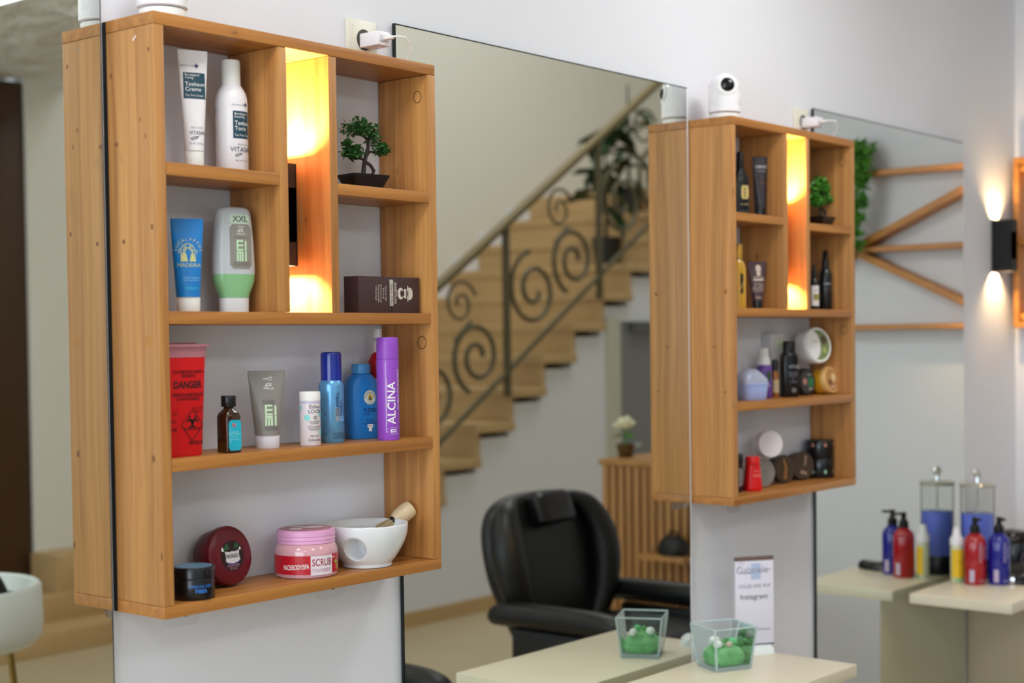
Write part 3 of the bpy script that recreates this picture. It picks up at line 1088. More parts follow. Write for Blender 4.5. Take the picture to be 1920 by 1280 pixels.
for i, (s_, w) in enumerate([('Gel nero per capelli', 0.028), ('Black hair gel', 0.020), ('Gel noir pour les cheveux', 0.035), ('Gel negro para el cabello', 0.034), ('Schwarzes Haargel', 0.026)]):
    text(s_, f2, -0.0105 - 0.0066 * i, 0.038, 0.0060, cream, o, -90, width=w)


def ell(cx, cy, a, b, n=20, a0=0, a1=360):
    return [(cx + a * math.cos(rad(a0 + (a1 - a0) * k / n)), cy + b * math.sin(rad(a0 + (a1 - a0) * k / n))) for k in range(n)]


# man with bowler hat and moustache, turned on its side (hat to the right)
cz = 0.0385
polys('emblem_hat', f2, [[(0.0505, cz - 0.012), (0.0505, cz + 0.012), (0.056, cz + 0.012), (0.061, cz + 0.009), (0.063, cz + 0.004), (0.063, cz - 0.004), (0.061, cz - 0.009), (0.056, cz - 0.012)], ell(0.0495, cz, 0.0022, 0.0165)], cream, o)
polys('emblem_face', f2, [ell(0.043, cz, 0.007, 0.0095), ell(0.030, cz, 0.0085, 0.0115)], cream, o)
f3 = flat(-0.0210)
polys('emblem_detail', f3, [[(0.0465, cz - 0.008), (0.0465, cz + 0.008), (0.0445, cz + 0.008), (0.0445, cz - 0.008)], ell(0.0325, cz, 0.0040, 0.0068), [(0.036, cz - 0.012), (0.0395, cz - 0.003), (0.0395, cz + 0.003), (0.036, cz + 0.012), (0.0375, cz)]], mat('dark_brown_card', (66, 44, 44), 0.5), o)
polys('emblem_bow_tie', f2, [[(0.0195, cz - 0.007), (0.0230, cz), (0.0195, cz + 0.007), (0.0205, cz)], [(0.0195, cz - 0.007), (0.0195, cz + 0.007), (0.0225, cz + 0.003), (0.0225, cz - 0.003)]], cream, o)

# third shelf ---------------------------------------------------
# 8 red sharps container
red_pl = mat('hazard_red_plastic', (206, 18, 26), 0.35)
o = thing('sharps_container', 'red sharps container printed DANGER in the left corner of the third shelf', 'container', S1(0.0660, -0.0740, ZT), 0)
secs = [(0, 0.0400, 0.0400, 9), (0.004, 0.0415, 0.0415, 9), (0.168, 0.0475, 0.0475, 9)]
MB().loft(secs, 48).build('container_body', red_pl, o, 30)
MB().loft([(0.168, 0.0480, 0.0480, 9), (0.186, 0.0490, 0.0490, 9), (0.186, 0.0535, 0.0535, 9), (0.190, 0.0535, 0.0535, 9), (0.190, 0.040, 0.040, 9), (0.193, 0.036, 0.036, 6)], 48).build('clear_lid', mat('pink_clear_plastic', (232, 150, 164), 0.15, 0, 0.35, vary=0, alpha=0.75), o, 30)
f = oval(secs, 0.0006)
ink_dr = mat('ink_dark_red', (84, 6, 14), 0.5)
text('CONTAMINATED SHARPS &\nINCINERATE', f, 0.006, 0.140, 0.0074, ink_dr, o, bold=0.02, width=0.064)
text('DANGER', f, 0.0045, 0.121, 0.0165, ink_k, o, bold=0.03, width=0.058)
text('DESTROY BY INCINERATION ONLY\nDO NOT RECAP NEEDLES', f, 0.006, 0.101, 0.0076, ink_dr, o, bold=0.03, width=0.064)
text('Capacity\n1 Quart', f, 0.026, 0.079, 0.0066, ink_dr, o)
text('1 QT\n\nFILL\n\nLINE', f, -0.024, 0.060, 0.0075, ink_k, o)
cxx, czz, dd = 0.0150, 0.053, 0.0265
strokes('hazard_diamond', f, [[(cxx - dd * 0.86, czz), (cxx, czz + dd), (cxx + dd * 0.86, czz), (cxx, czz - dd), (cxx - dd * 0.86, czz)]], 0.0014, ink_k, o)
for a in (90, 210, 330):
    ux, uz = cxx + 0.0060 * math.cos(rad(a)), czz + 0.006 + 0.0060 * math.sin(rad(a))
    g = [(ux + (0.0062) * math.cos(rad(a + t)), uz + 0.0062 * math.sin(rad(a + t))) for t in range(50, 320, 15)]
    strokes('hazard_symbol', f, [g], 0.0030, ink_k, o)
disc('hazard_symbol', f, cxx, czz + 0.006, 0.0034, ink_k, o, 16, 0.0014)
text('BIOHAZARD', f, cxx, czz - 0.0065, 0.0062, ink_dr, o, bold=0.02)
text('INFECTIOUS WASTE', f, cxx + 0.010, 0.0225, 0.0080, ink_dr, o, bold=0.04, width=0.034)
# 9 amber oil bottle
o = thing('oil_bottle', 'small brown glass oil bottle with turquoise label and black cap', 'bottle', S1(0.1702, -0.1035, ZT), -3)
amber = mat('dark_amber_glass', (50, 24, 8), 0.08, coat=0.6)
MB().loft([(0, 0.0150, 0.0150, 7), (0.0015, 0.0160, 0.0160, 7), (0.062, 0.0160, 0.0160, 7), (0.068, 0.0150, 0.0150, 5), (0.074, 0.0115, 0.0115, 2.6), (0.077, 0.0092, 0.0092, 2), (0.080, 0.0088, 0.0088, 2)], 40).build('bottle_body', amber, o)
MB().lathe([(0.0122, 0.080), (0.0130, 0.081), (0.0130, 0.098), (0.0122, 0.0995), (0.0, 0.0995)], 28).build('cap', black_pl, o)
f = flat(-0.0164)
f2 = flat(-0.0167)
patch('label', f, -0.0120, 0.0140, 0.004, 0.057, mat('label_turquoise', (28, 172, 196), 0.4), o, 4, 10, 0.003)
text('M', f2, -0.001, 0.048, 0.011, mat('ink_coral', (196, 120, 130), 0.5), o, bold=0.02)
text('HAIR OIL\nTREATMENT\nfor all\nhair types', f2, 0.000, 0.030, 0.0046, mat('ink_pale_aqua', (150, 224, 236), 0.5), o)
text('MOROCCANOIL', f2, -0.0095, 0.030, 0.0036, mat('ink_pale_aqua', (150, 224, 236), 0.5), o, 90)
# 10 grey styling tube
grey_t = mat('warm_grey_tube', (132, 126, 120), 0.38)
o, f = squeeze_tube('styling_tube', 'warm grey tube with white cap standing between oil bottle and powder pot', S1(0.2775, -0.0790, ZT), -36, 0.1405, 0.0240, 0.0222, 0.0205, 0.0335, grey_t, mat('cap_lilac_white', (216, 210, 216), 0.35), 0.006)
text('•••○', f, 0.002, 0.1255, 0.0085, ink_w, o)
strokes('emblem', f, [[(-0.003, 0.112), (-0.001, 0.116), (0.003, 0.1175), (0.006, 0.116), (0.009, 0.117)], [(-0.003, 0.112), (0.003, 0.114), (0.009, 0.113)]], 0.0012, ink_w, o)
text('WELLA', f, 0.003, 0.1085, 0.0058, ink_w, o)
text('RUGGED\nTEXTURE', f, 0.0020, 0.083, 0.0052, mat('ink_dim_grey', (78, 74, 72), 0.5), o)
eimi(f, 0.0055, 0.0595, 0.0205, 0.036, 0.0034, mat('ink_pale_green', (196, 222, 184), 0.5), o)
text('MATTE PASTE\nPATE MATE', f, 0.006, 0.0355, 0.0042, mat('ink_dim_grey', (78, 74, 72), 0.5), o)
# 11 volumising powder pot
o = thing('powder_pot', 'small white cylinder of hair powder with turquoise dots', 'bottle', S1(0.3680, -0.0935, ZT), -24)
MB().lathe([(0.0185, 0), (0.0193, 0.0015), (0.0193, 0.082)], 36).build('pot_body', mat('pale_pink_white', (228, 218, 222), 0.3), o)
MB().lathe([(0.0190, 0.082), (0.0190, 0.083), (0.0196, 0.0835), (0.0196, 0.098), (0.0188, 0.0998), (0, 0.100)], 36).build('cap', white_pl, o)
f = cyl(0.0197)
f2 = cyl(0.0199)
patch('lilac_band', f, -0.028, 0.028, 0.0785, 0.082, mat('lilac', (190, 180, 216), 0.4), o, 16, 1)
for u, v, r in ((-0.0115, 0.052, 0.0058), (0.018, 0.058, 0.0065), (0.019, 0.024, 0.006), (-0.026, 0.070, 0.004)):
    disc('turquoise_dot', f, u, v, r, mat('dot_turquoise', (140, 214, 214), 0.4), o, 20)
text('Echos\nLOOK', f2, 0.004, 0.0675, 0.0100, mat('ink_plum', (72, 62, 80), 0.5), o)
disc('number_ring', f2, 0.004, 0.0515, 0.0036, mat('ink_plum', (72, 62, 80), 0.5), o, 18, 0.0026)
text('4', f2, 0.004, 0.0515, 0.005, mat('ink_plum', (72, 62, 80), 0.5), o)
text('VOLUMIZING\nPOWDER', f2, 0.003, 0.0425, 0.0040, mat('ink_plum', (72, 62, 80), 0.5), o)
text('Polvere volumizzante\nPoudre de volume\nVolumenpuder', f2, 0.003, 0.0325, 0.0034, mat('ink_plum', (72, 62, 80), 0.5), o)
text('Hair talc', f2, 0.003, 0.0180, 0.0052, mat('ink_plum', (72, 62, 80), 0.5), o)
text('Echosline', f2, 0.003, 0.0105, 0.0066, mat('ink_plum', (72, 62, 80), 0.5), o)
# 12 blue mousse can
o = thing('mousse_can', 'light blue metallic mousse can with royal blue cap', 'spray can', S1(0.4417, -0.0725, ZT), -24)
MB().lathe([(0.0225, 0), (0.0239, 0.002), (0.0239, 0.108), (0.0232, 0.113), (0.0205, 0.1165), (0.0200, 0.118)], 40).build('can_body', mat('ice_blue_metal', (104, 166, 214), 0.28, 0.45), o)
MB().lathe([(0.0198, 0.1175), (0.0198, 0.166), (0.0188, 0.1705), (0.0165, 0.172), (0, 0.172)], 36).build('cap', mat('royal_blue_cap', (16, 40, 150), 0.22, coat=0.4), o)
f = cyl(0.0242)
f2 = cyl(0.0244)
patch('silver_block', f, -0.001, 0.0085, 0.041, 0.067, mat('label_silver', (150, 160, 176), 0.35, 0.3), o, 6, 2)
text('GOLDWELL.', f2, 0.0040, 0.074, 0.0088, ink_navy, o, 90, width=0.046, bold=0.015)
patch('blue_block', f, 0.0095, 0.0200, 0.041, 0.050, mat('label_sky', (120, 176, 230), 0.4), o, 5, 2)
text('P', f2, 0.0135, 0.0455, 0.008, ink_navy, o)
text('COLOR STYLING\nMOUSSE', f2, 0.0130, 0.066, 0.0040, ink_navy, o, 90)
text('Color Styling Mousse\nTönungsschaum\nMousse colorante', f2, 0.0105, 0.014, 0.0044, ink_navy, o)
text('30', f2, -0.021, 0.055, 0.006, ink_navy, o, 90)
# 13 blue baby powder bottle
o = thing('powder_bottle', 'blue oval baby powder bottle with round yellow emblem', 'bottle', S1(0.5480, -0.0430, ZT), -14)
pblue = mat('powder_blue_plastic', (36, 126, 206), 0.35)
secs = [(0, 0.0295, 0.0195, 3.2), (0.003, 0.0315, 0.0210, 3.2), (0.100, 0.0315, 0.0210, 3.2), (0.113, 0.0300, 0.0205, 3.0), (0.122, 0.0255, 0.0190, 2.6), (0.127, 0.0205, 0.0175, 2.2), (0.128, 0.0180, 0.0165, 2)]
MB().loft(secs, 44).build('bottle_body', pblue, o)
MB().lathe([(0.0172, 0.128), (0.0182, 0.129), (0.0182, 0.133), (0.0190, 0.1335), (0.0190, 0.145), (0.0180, 0.147), (0, 0.1473)], 32).build('cap', mat('powder_blue_cap', (72, 148, 212), 0.35), o)
f = oval(secs)
f2 = oval(secs, 0.0009)
f3 = oval(secs, 0.0012)
cu = 0.0075
disc('emblem_rim', f, cu, 0.0815, 0.0140, mat('emblem_yellow', (226, 214, 130), 0.4), o)
disc('emblem_ring', f2, cu, 0.0815, 0.0127, mat('emblem_white', (214, 226, 234), 0.4), o)
disc('emblem_disc', f3, cu, 0.0815, 0.0075, mat('emblem_sun', (238, 206, 90), 0.4), o, sx=0.85)
arc_text('PENATEN', f3, cu, 0.0805, 0.0104, 168, 12, 0.0066, ink_navy, o)
arc_text('BABY', f3, cu, 0.0815, 0.0102, 245, 295, 0.0034, ink_navy, o, True)
f4 = oval(secs, 0.0015)
polys('emblem_figure', f4, [[(cu - 0.0035, 0.076), (cu + 0.0015, 0.076), (cu + 0.001, 0.083), (cu - 0.001, 0.0865), (cu - 0.0025, 0.083)], [(cu + 0.002, 0.076), (cu + 0.0045, 0.076), (cu + 0.004, 0.081), (cu + 0.0025, 0.081)]], mat('emblem_grey', (72, 84, 100), 0.4), o)
text('PUDER', f, cu - 0.0005, 0.056, 0.0122, ink_navy, o, width=0.0275)
text('POEDER', f, cu - 0.0075, 0.0485, 0.0042, ink_navy, o)
text('Mit Talkum\nBabypuder\nPflegt und schützt zart', f, cu + 0.001, 0.034, 0.0042, ink_navy, o)
patch('white_tag', f, cu - 0.0065, cu + 0.0065, 0.0225, 0.0285, ink_w, o, 3, 1)
text('SENSITIV', f2, cu, 0.0255, 0.0030, ink_k, o)
patch('white_tag', f, cu - 0.0035, cu + 0.0035, 0.0150, 0.0225, ink_w, o, 3, 1)
# 14 spray bottle half hidden behind
o = thing('spray_bottle', 'red and white spray bottle half hidden behind the purple can', 'bottle', S1(0.6065, -0.0330, ZT), 0)
MB().loft([(0, 0.0205, 0.0205, 2), (0.13, 0.0205, 0.0205, 2), (0.152, 0.0195, 0.0195, 2), (0.163, 0.0150, 0.0150, 2), (0.169, 0.0095, 0.0095, 2)], 32).build('bottle_body', mat('dark_red_plastic', (172, 8, 22), 0.3), o)
patch('white_label', cyl(0.0208, 0), -0.055, 0.055, 0.012, 0.118, white_gloss, o, 24, 2)
text('SERUM', cyl(0.0211), -0.006, 0.080, 0.010, ink_k, o, 90)
text('PROTECT & SHINE', cyl(0.0211), -0.013, 0.065, 0.006, ink_k, o, 90)
MB().lathe([(0.0098, 0.169), (0.0105, 0.170), (0.0100, 0.192), (0.0060, 0.195), (0.0060, 0.199)], 24).build('pump_collar', mat('pump_pinkish_white', (216, 196, 200), 0.3), o)
MB().loft([(0.198, 0.0062, 0.0075, 4), (0.2155, 0.0058, 0.0075, 4), (0.2165, 0.005, 0.0065, 4)], 20).build('spray_head', white_pl, o)
# 15 purple spray can
o = thing('hair_spray', 'tall purple hair spray can lettered in white', 'spray can', S1(0.5480, -0.1175, ZT), -36)
purple = mat('vivid_purple', (150, 76, 196), 0.3)
MB().lathe([(0.0208, 0), (0.0216, 0.002), (0.0216, 0.156), (0.0209, 0.1565)], 40).build('can_body', purple, o)
MB().lathe([(0.0209, 0.1565), (0.0216, 0.157), (0.0213, 0.184), (0.0204, 0.196), (0.0196, 0.1985), (0, 0.1990)], 40).build('cap', mat('vivid_purple_cap', (146, 74, 190), 0.38), o)
f = cyl(0.0219)
text('ALCINA', f, 0.0045, 0.0720, 0.0235, ink_w, o, 90, width=0.082, bold=0.012)
text('CURLS CONCEPT', f, 0.0205, 0.0980, 0.0075, ink_w, o, 90, width=0.078)
strokes('decor_lines', f, [[(-0.0075, 0.016), (-0.0075, 0.150)], [(-0.0060, 0.030), (-0.0060, 0.120)], [(-0.0085, 0.0165), (-0.0035, 0.0165)], [(-0.0085, 0.0220), (-0.0035, 0.0220)]], 0.0005, ink_w, o)
strokes('decor_bars', f, [[(0.002, 0.0165), (0.014, 0.0165)], [(0.002, 0.0205), (0.014, 0.0205)], [(0.002, 0.0150), (0.002, 0.0215)]], 0.0018, ink_w, o)
strokes('decor_ticks', f, [[(0.001 + 0.0022 * i, 0.0115), (0.001 + 0.0022 * i, 0.013)] for i in range(9)] + [[(0.001 + 0.0022 * i, 0.024), (0.001 + 0.0022 * i, 0.0255)] for i in range(9)], 0.0006, ink_w, o)

# bottom shelf ---------------------------------------------------
# 16 black hair wax jar
o = thing('wax_jar', 'low black wax jar with grey-blue lid in the near shelf bottom corner', 'jar', S1(0.0880, -0.1040, ZB), -20)
MB().lathe([(0.0340, 0), (0.0355, 0.002), (0.0355, 0.034), (0.0345, 0.036)], 40).build('jar_body', mat('gloss_black', (10, 10, 14), 0.28, coat=0.15), o)
MB().lathe([(0.0345, 0.036), (0.0362, 0.0365), (0.0362, 0.053), (0.0350, 0.055), (0.0325, 0.0555), (0.0320, 0.0545), (0, 0.0545)], 40).build('lid', mat('gloss_black', (10, 10, 14), 0.28, coat=0.15), o)
MB().lathe([(0.0318, 0.0546), (0.0318, 0.0556), (0, 0.0557)], 36).build('lid_disc', mat('grey_blue_lid', (92, 132, 160), 0.35), o)
f = cyl(0.0358)
ib = mat('ink_bright_blue', (60, 130, 220), 0.5)
text('AMERICAN CREW', f, 0.002, 0.0235, 0.0068, ib, o, width=0.044)
text('FIBER', f, 0.002, 0.0155, 0.0090, ib, o, bold=0.01)
# 17 dark red soap bowl standing on edge
o = thing('soap_bowl', 'dark red round soap tub tipped on edge against the wall', 'jar', S1(0.1985, -0.0500, ZB + 0.0535), 0)
tilt = Matrix.Rotation(rad(6), 4, 'Z') @ Matrix.Rotation(rad(80), 4, 'X')
maroon = mat('maroon_plastic', (92, 8, 24), 0.32)
MB().lathe([(0.030, -0.040), (0.040, -0.038), (0.0485, -0.026), (0.0505, -0.010), (0.0505, 0.000)], 48, tilt).build('tub', maroon, o)
MB().lathe([(0.0505, 0.000), (0.0532, 0.001), (0.0535, 0.010), (0.0520, 0.014), (0.0470, 0.0165), (0.0300, 0.0180), (0, 0.0182)], 48, tilt).build('lid', mat('maroon_plastic_lid', (98, 8, 26), 0.3), o)


def lidf(h):
    def fn(u, v):
        return tuple(tilt @ Vector((u, v, h)))
    fn.flat = True
    return fn


disc('label_disc', lidf(0.0185), 0.001, -0.001, 0.0275, mat('label_black_red', (34, 12, 20), 0.35), o)
L1, L2, L3 = lidf(0.0188), lidf(0.0191), lidf(0.0194)
polys('flag_green', L1, [[(-0.020, 0.008), (-0.005, 0.012), (-0.008, 0.022), (-0.014, 0.020)]], mat('flag_green', (36, 92, 52), 0.4), o)
polys('flag_green', L1, [[(0.012, 0.022), (0.006, 0.012), (0.016, 0.012), (0.019, 0.017)]], mat('flag_green', (36, 92, 52), 0.4), o)
polys('flag_white', L2, [[(-0.025, 0.010), (-0.019, 0.008), (-0.020, 0.015), (-0.022, 0.016)], [(0.021, 0.014), (0.017, 0.008), (0.023, 0.008)]], ink_w, o)
polys('white_shield', L2, [[(-0.017, 0.008), (-0.006, 0.006), (0.0, 0.007), (0.008, 0.006), (0.018, 0.008), (0.0165, 0.0), (0.018, -0.010), (0.012, -0.0125), (0.0, -0.015), (-0.012, -0.0125), (-0.017, -0.010), (-0.0155, 0.0)]], mat('label_white_grey', (214, 208, 212), 0.4), o)
polys('violet_sash', L1, [[(-0.016, -0.011), (0.0, -0.016), (0.017, -0.011), (0.012, -0.0165), (0.0, -0.019), (-0.011, -0.0165)]], mat('sash_violet', (84, 60, 130), 0.4), o)
text('PRORASO', L3, 0.0, -0.002, 0.0098, mat('ink_deep_violet', (50, 34, 74), 0.4), o, width=0.028, bold=0.02)
text('SAPONE DA BARBA', L2, 0.0, -0.0185, 0.0036, mat('ink_rose', (196, 150, 164), 0.5), o)
text('SHAVING SOAP\nIN A BOWL', L2, 0.0, -0.0235, 0.0032, mat('ink_rose', (196, 150, 164), 0.5), o)
# 18 strawberry scrub jar
o = thing('scrub_jar', 'clear pink scrub jar with pink lid and red label', 'jar', S1(0.3700, -0.0740, ZB), -34)
secs = [(0, 0.0540, 0.0540, 2), (0.003, 0.0575, 0.0575, 2), (0.044, 0.0590, 0.0590, 2), (0.052, 0.0580, 0.0580, 2), (0.060, 0.0545, 0.0545, 2), (0.064, 0.0520, 0.0520, 2)]
MB().lathe([(s[1], s[0]) for s in secs], 48).build('jar_body', mat('pink_scrub_in_plastic', (214, 160, 170), 0.12, coat=0.7), o)
MB().lathe([(0.0520, 0.0625), (0.0545, 0.0635), (0.0535, 0.0690), (0.0548, 0.0700), (0.0538, 0.0760), (0.0546, 0.0770), (0.0540, 0.0850), (0.0510, 0.0875), (0.0485, 0.0878)], 56).build('lid', mat('pink_lid', (226, 164, 206), 0.35), o)
MB().lathe([(0.0486, 0.0868), (0.0486, 0.0880), (0, 0.0882)], 40).build('lid_sticker', mat('lid_picture_rose', (170, 92, 100), 0.3), o)
polys('lid_picture', lambda u, v: (u, v, 0.0886), [ell(0.012, 0.004, 0.022, 0.014), ell(-0.020, -0.012, 0.012, 0.018), ell(-0.014, 0.022, 0.014, 0.010)], mat('lid_picture_white', (222, 200, 204), 0.3), o)
f = lambda u, v: cyl(0.0594 - max(0, 0.02 - v) * 0.02)(u, v)
patch('red_band', f, -0.092, 0.092, 0.0085, 0.0430, mat('label_red', (188, 22, 40), 0.3), o, 40, 1)
f2 = cyl(0.0599)
f3 = cyl(0.0602)
patch('white_label', f2, 0.0000, 0.0460, 0.0070, 0.0425, mat('label_pinkish_white', (226, 214, 222), 0.35), o, 14, 1)
text('SCRUB', f3, 0.0230, 0.0295, 0.0185, mat('ink_crimson', (150, 24, 48), 0.5), o, width=0.041, bold=0.01)
text('STRAWBERRY', f3, 0.0230, 0.0150, 0.0100, mat('ink_soft_rose', (190, 140, 160), 0.5), o, width=0.042)
text('FACE/BODY/SPA', f2, -0.0280, 0.0220, 0.0125, ink_w, o, 3, width=0.050, bold=0.01)
disc('strawberry_picture', f2, 0.0600, 0.0200, 0.0080, mat('strawberry_red', (206, 40, 40), 0.35), o)
polys('strawberry_leaf', f3, [ell(0.0600, 0.0280, 0.006, 0.003), ell(0.0650, 0.0180, 0.0025, 0.006)], mat('leaf_lime', (150, 190, 60), 0.4), o)
text('NEW', f2, 0.0500, 0.0370, 0.005, ink_w, o)
# 19 white shaving bowl with a thumb hollow
o = thing('shaving_bowl', 'white porcelain shaving bowl with a thumb hollow in its side', 'bowl', S1(0.5170, -0.0850, ZB), 0)
ha = rad(-64)


def hollow(p, a):
    d = (a - ha + PI) % (2 * PI) - PI
    r = math.hypot(p.x, p.y)
    s_ = r * d
    g = math.hypot(s_, (p.z - 0.040))
    k = 0.0
    if g < 0.0235:
        q = min(1.0, (0.0235 - g) / 0.011)
        k = 0.040 * q * q * (3 - 2 * q)
    sc = (r - k) / r if r > 1e-5 else 1
    return Vector((p.x * sc, p.y * sc, p.z))


outer = [(0.044, 0.0), (0.0475, 0.001), (0.0480, 0.005)]
for i in range(34):
    t = i / 33
    z = 0.007 + 0.075 * t
    r = 0.0475 + (0.0800 - 0.0475) * math.sin(min(1, t * 1.05) * PI / 2) ** 0.9
    outer.append((r, z))
inner = [(0.0790, 0.0828), (0.0770, 0.082), (0.0750, 0.072), (0.069, 0.062), (0.050, 0.055), (0.030, 0.053), (0, 0.053)]


mb = MB()
mb.lathe(outer, 160, None, hollow)
mb.f.pop()
n0 = len(mb.v) - 160
mb.lathe(inner, 160)
mb.f = [f_ for f_ in mb.f if len(f_) < 90 or max(f_) < 160]
n1 = n0 + 160
mb.f += [(n0 + k, n0 + (k + 1) % 160, n1 + (k + 1) % 160, n1 + k) for k in range(160)]
mb.build('bowl', mat('white_porcelain', (228, 230, 233), 0.15, coat=0.5), o, 60)
# 20 shaving brush lying in the bowl
o = thing('shaving_brush', 'pale wooden shaving brush resting in the white bowl', 'brush', S1(0.5690, -0.0660, ZB + 0.0560), 0)
T = Matrix.Rotation(rad(-18), 4, 'Z') @ Matrix.Rotation(rad(58), 4, 'Y')
MB().lathe([(0.0115, 0.040), (0.0135, 0.042), (0.0170, 0.055), (0.0182, 0.068), (0.0178, 0.078), (0.0160, 0.084), (0.0, 0.0855)], 32, T).build('handle', beech, o)
MB().lathe([(0.0112, 0.034), (0.0120, 0.035), (0.0120, 0.040), (0.0112, 0.041)], 28, T).build('black_ring', black_pl, o)
mb = MB()
rnd = random.Random(5)
for i in range(170):
    a, q = rnd.uniform(0, 2 * PI), math.sqrt(rnd.random())
    p0 = T @ Vector((0.0100 * q * math.cos(a), 0.0100 * q * math.sin(a), 0.036))
    p1 = T @ Vector((0.0165 * q * math.cos(a), 0.0165 * q * math.sin(a), 0.002 + rnd.uniform(0, 0.004)))
    mb.tube([p0, p1], [0.0007, 0.0005], 4)
tag(mb.build('bristles', mat('beige_bristle', (196, 176, 138), 0.6), o), kind='stuff')


# ------------------------------------------------------------------ on top of the shelf units
def security_camera(loc, rz, label):
    o = thing('security_camera', label, 'camera', loc, rz)
    MB().lathe([(0.0360, 0), (0.0385, 0.002), (0.0390, 0.013), (0.0370, 0.0145)], 44).build('base', white_pl, o)
    MB().lathe([(0.0345, 0.0145), (0.0345, 0.0165)], 40).build('base_gap', mat('shadow_gap_grey', (96, 96, 102), 0.6), o)
    prof = [(0.0395, 0.0165), (0.0418, 0.018), (0.0410, 0.075)]
    for i in range(10):
        t = i / 9 * PI / 2
        prof.append((0.0408 * math.cos(t) + 1e-6, 0.080 + 0.040 * math.sin(t)))
    MB().lathe(prof, 48).build('housing', white_gloss, o)
    MB().lathe([(0.0262, -0.006), (0.0265, 0.000), (0.0255, 0.002), (0.0230, 0.003)], 36, Matrix.Translation((0, -0.0365, 0.083)) @ Matrix.Rotation(rad(84), 4, 'X')).build('lens_ring', white_pl, o)
    MB().ball((0, -0.0290, 0.083), 0.0240, 28, 16, (0.98, 0.7, 0.98)).build('lens', lens_black, o)
    return o


security_camera(S1(0.0530, -0.0950, 1.0), -50, 'white domed security camera on the near shelf unit, cut by the frame')
security_camera(S2(1.8245, -0.085, 1.0), -45, 'white domed security camera with a black lens on the far shelf unit')


def outlet(x, z, lab1, lab2):
    o = thing('power_socket', lab1, 'socket', (x, 0, z))
    MB().box((-0.040, -0.011, -0.040), (0.040, 0.0, 0.040), 0.004).build('socket_plate', ivory_pl, o)
    MB().box((-0.028, -0.014, -0.028), (0.028, -0.011, 0.028), 0.0015).build('socket_insert', ivory_pl, o)
    MB().lathe([(0.0205, 0), (0.0195, -0.0005), (0.0190, 0.001)], 32, Matrix.Translation((0, -0.0150, 0)) @ Matrix.Rotation(rad(90), 4, 'X')).build('socket_well', mat('socket_shadow', (70, 68, 62), 0.6), o)
    c = thing('phone_charger', lab2, 'charger', (x + 0.003, -0.016, z - 0.004))
    MB().box((-0.018, -0.052, -0.014), (0.018, 0.0, 0.014), 0.003).build('charger_body', white_gloss, c)
    MB().box((-0.012, -0.0545, -0.006), (0.012, -0.052, 0.006), 0.001).build('charger_face', mat('charger_grey', (200, 200, 204), 0.4), c)
    MB().box((-0.0055, -0.074, -0.0035), (0.0055, -0.0545, 0.0035), 0.001).build('cable_plug', white_pl, c)
    pts = [(0, -0.074, 0), (0.004, -0.084, 0.001), (0.018, -0.092, 0.000), (0.034, -0.090, -0.010), (0.042, -0.080, -0.026), (0.044, -0.070, -0.0405)]
    MB().tube(pts, 0.0019, 8).build('cable', white_pl, c)
    return o


outlet(0.5990, Z0 + 1.0565, 'ivory wall socket above the near shelf unit', 'white charger plugged in above the near shelf unit, its cable curling down')
outlet(2.3640, Z0 + 1.0780, 'ivory wall socket above the far shelf unit', 'white charger plugged in above the far shelf unit, its cable curling down')

# ================================================================== PRODUCTS, far shelf unit
GB = mat('gloss_black', (10, 10, 14), 0.28, coat=0.15)
MK = mat('satin_black', (20, 19, 22), 0.35)
# top left
o = thing('beard_oil_bottle', 'black spray bottle with a gold label in the far unit top left', 'bottle', S2(1.9150, -0.075, ZA), -30)
MB().loft([(0, 0.0215, 0.0160, 5), (0.095, 0.0215, 0.0160, 5), (0.110, 0.0180, 0.0140, 3.5), (0.122, 0.0110, 0.0105, 2.2), (0.128, 0.0095, 0.0095, 2)], 36).build('bottle_body', GB, o)
MB().lathe([(0.0100, 0.128), (0.0105, 0.129), (0.0095, 0.165), (0.0065, 0.170), (0, 0.1705)], 24).build('spray_cap', MK, o)
f = flat(-0.0166)
f2 = flat(-0.0169)
patch('gold_label', f, -0.0055, 0.0165, 0.044, 0.080, mat('label_gold', (206, 184, 116), 0.4), o, 3, 4, 0.003)
strokes('gold_label_lines', f2, [[(0.0015, 0.052), (0.0095, 0.052)], [(0.0015, 0.060), (0.0095, 0.060)], [(0.0015, 0.070), (0.0095, 0.070)], [(0.0055, 0.049), (0.0055, 0.075)]], 0.0016, mat('ink_brown', (80, 56, 26), 0.5), o)
text('BARBA', f, 0.004, 0.030, 0.008, mat('ink_beige', (176, 156, 120), 0.5), o)
text('BEARD OIL', f, 0.004, 0.012, 0.005, ink_grey, o)
o, f = squeeze_tube('black_tube', 'tall black tube with white lettering in the far unit top left', S2(2.0120, -0.078, ZA), -35, 0.165, 0.030, 0.0165, 0.0160, 0.0225, mat('plum_black_tube', (40, 32, 38), 0.3), GB)
text('DEPOT', f, 0.002, 0.137, 0.0105, mat('ink_pale_grey', (180, 176, 180), 0.5), o, bold=0.02)
text('MALE TOOLS', f, 0.002, 0.126, 0.0045, mat('ink_pale_grey', (180, 176, 180), 0.5), o)
text('No. 405', f, 0.002, 0.093, 0.006, mat('ink_copper', (150, 80, 50), 0.5), o)
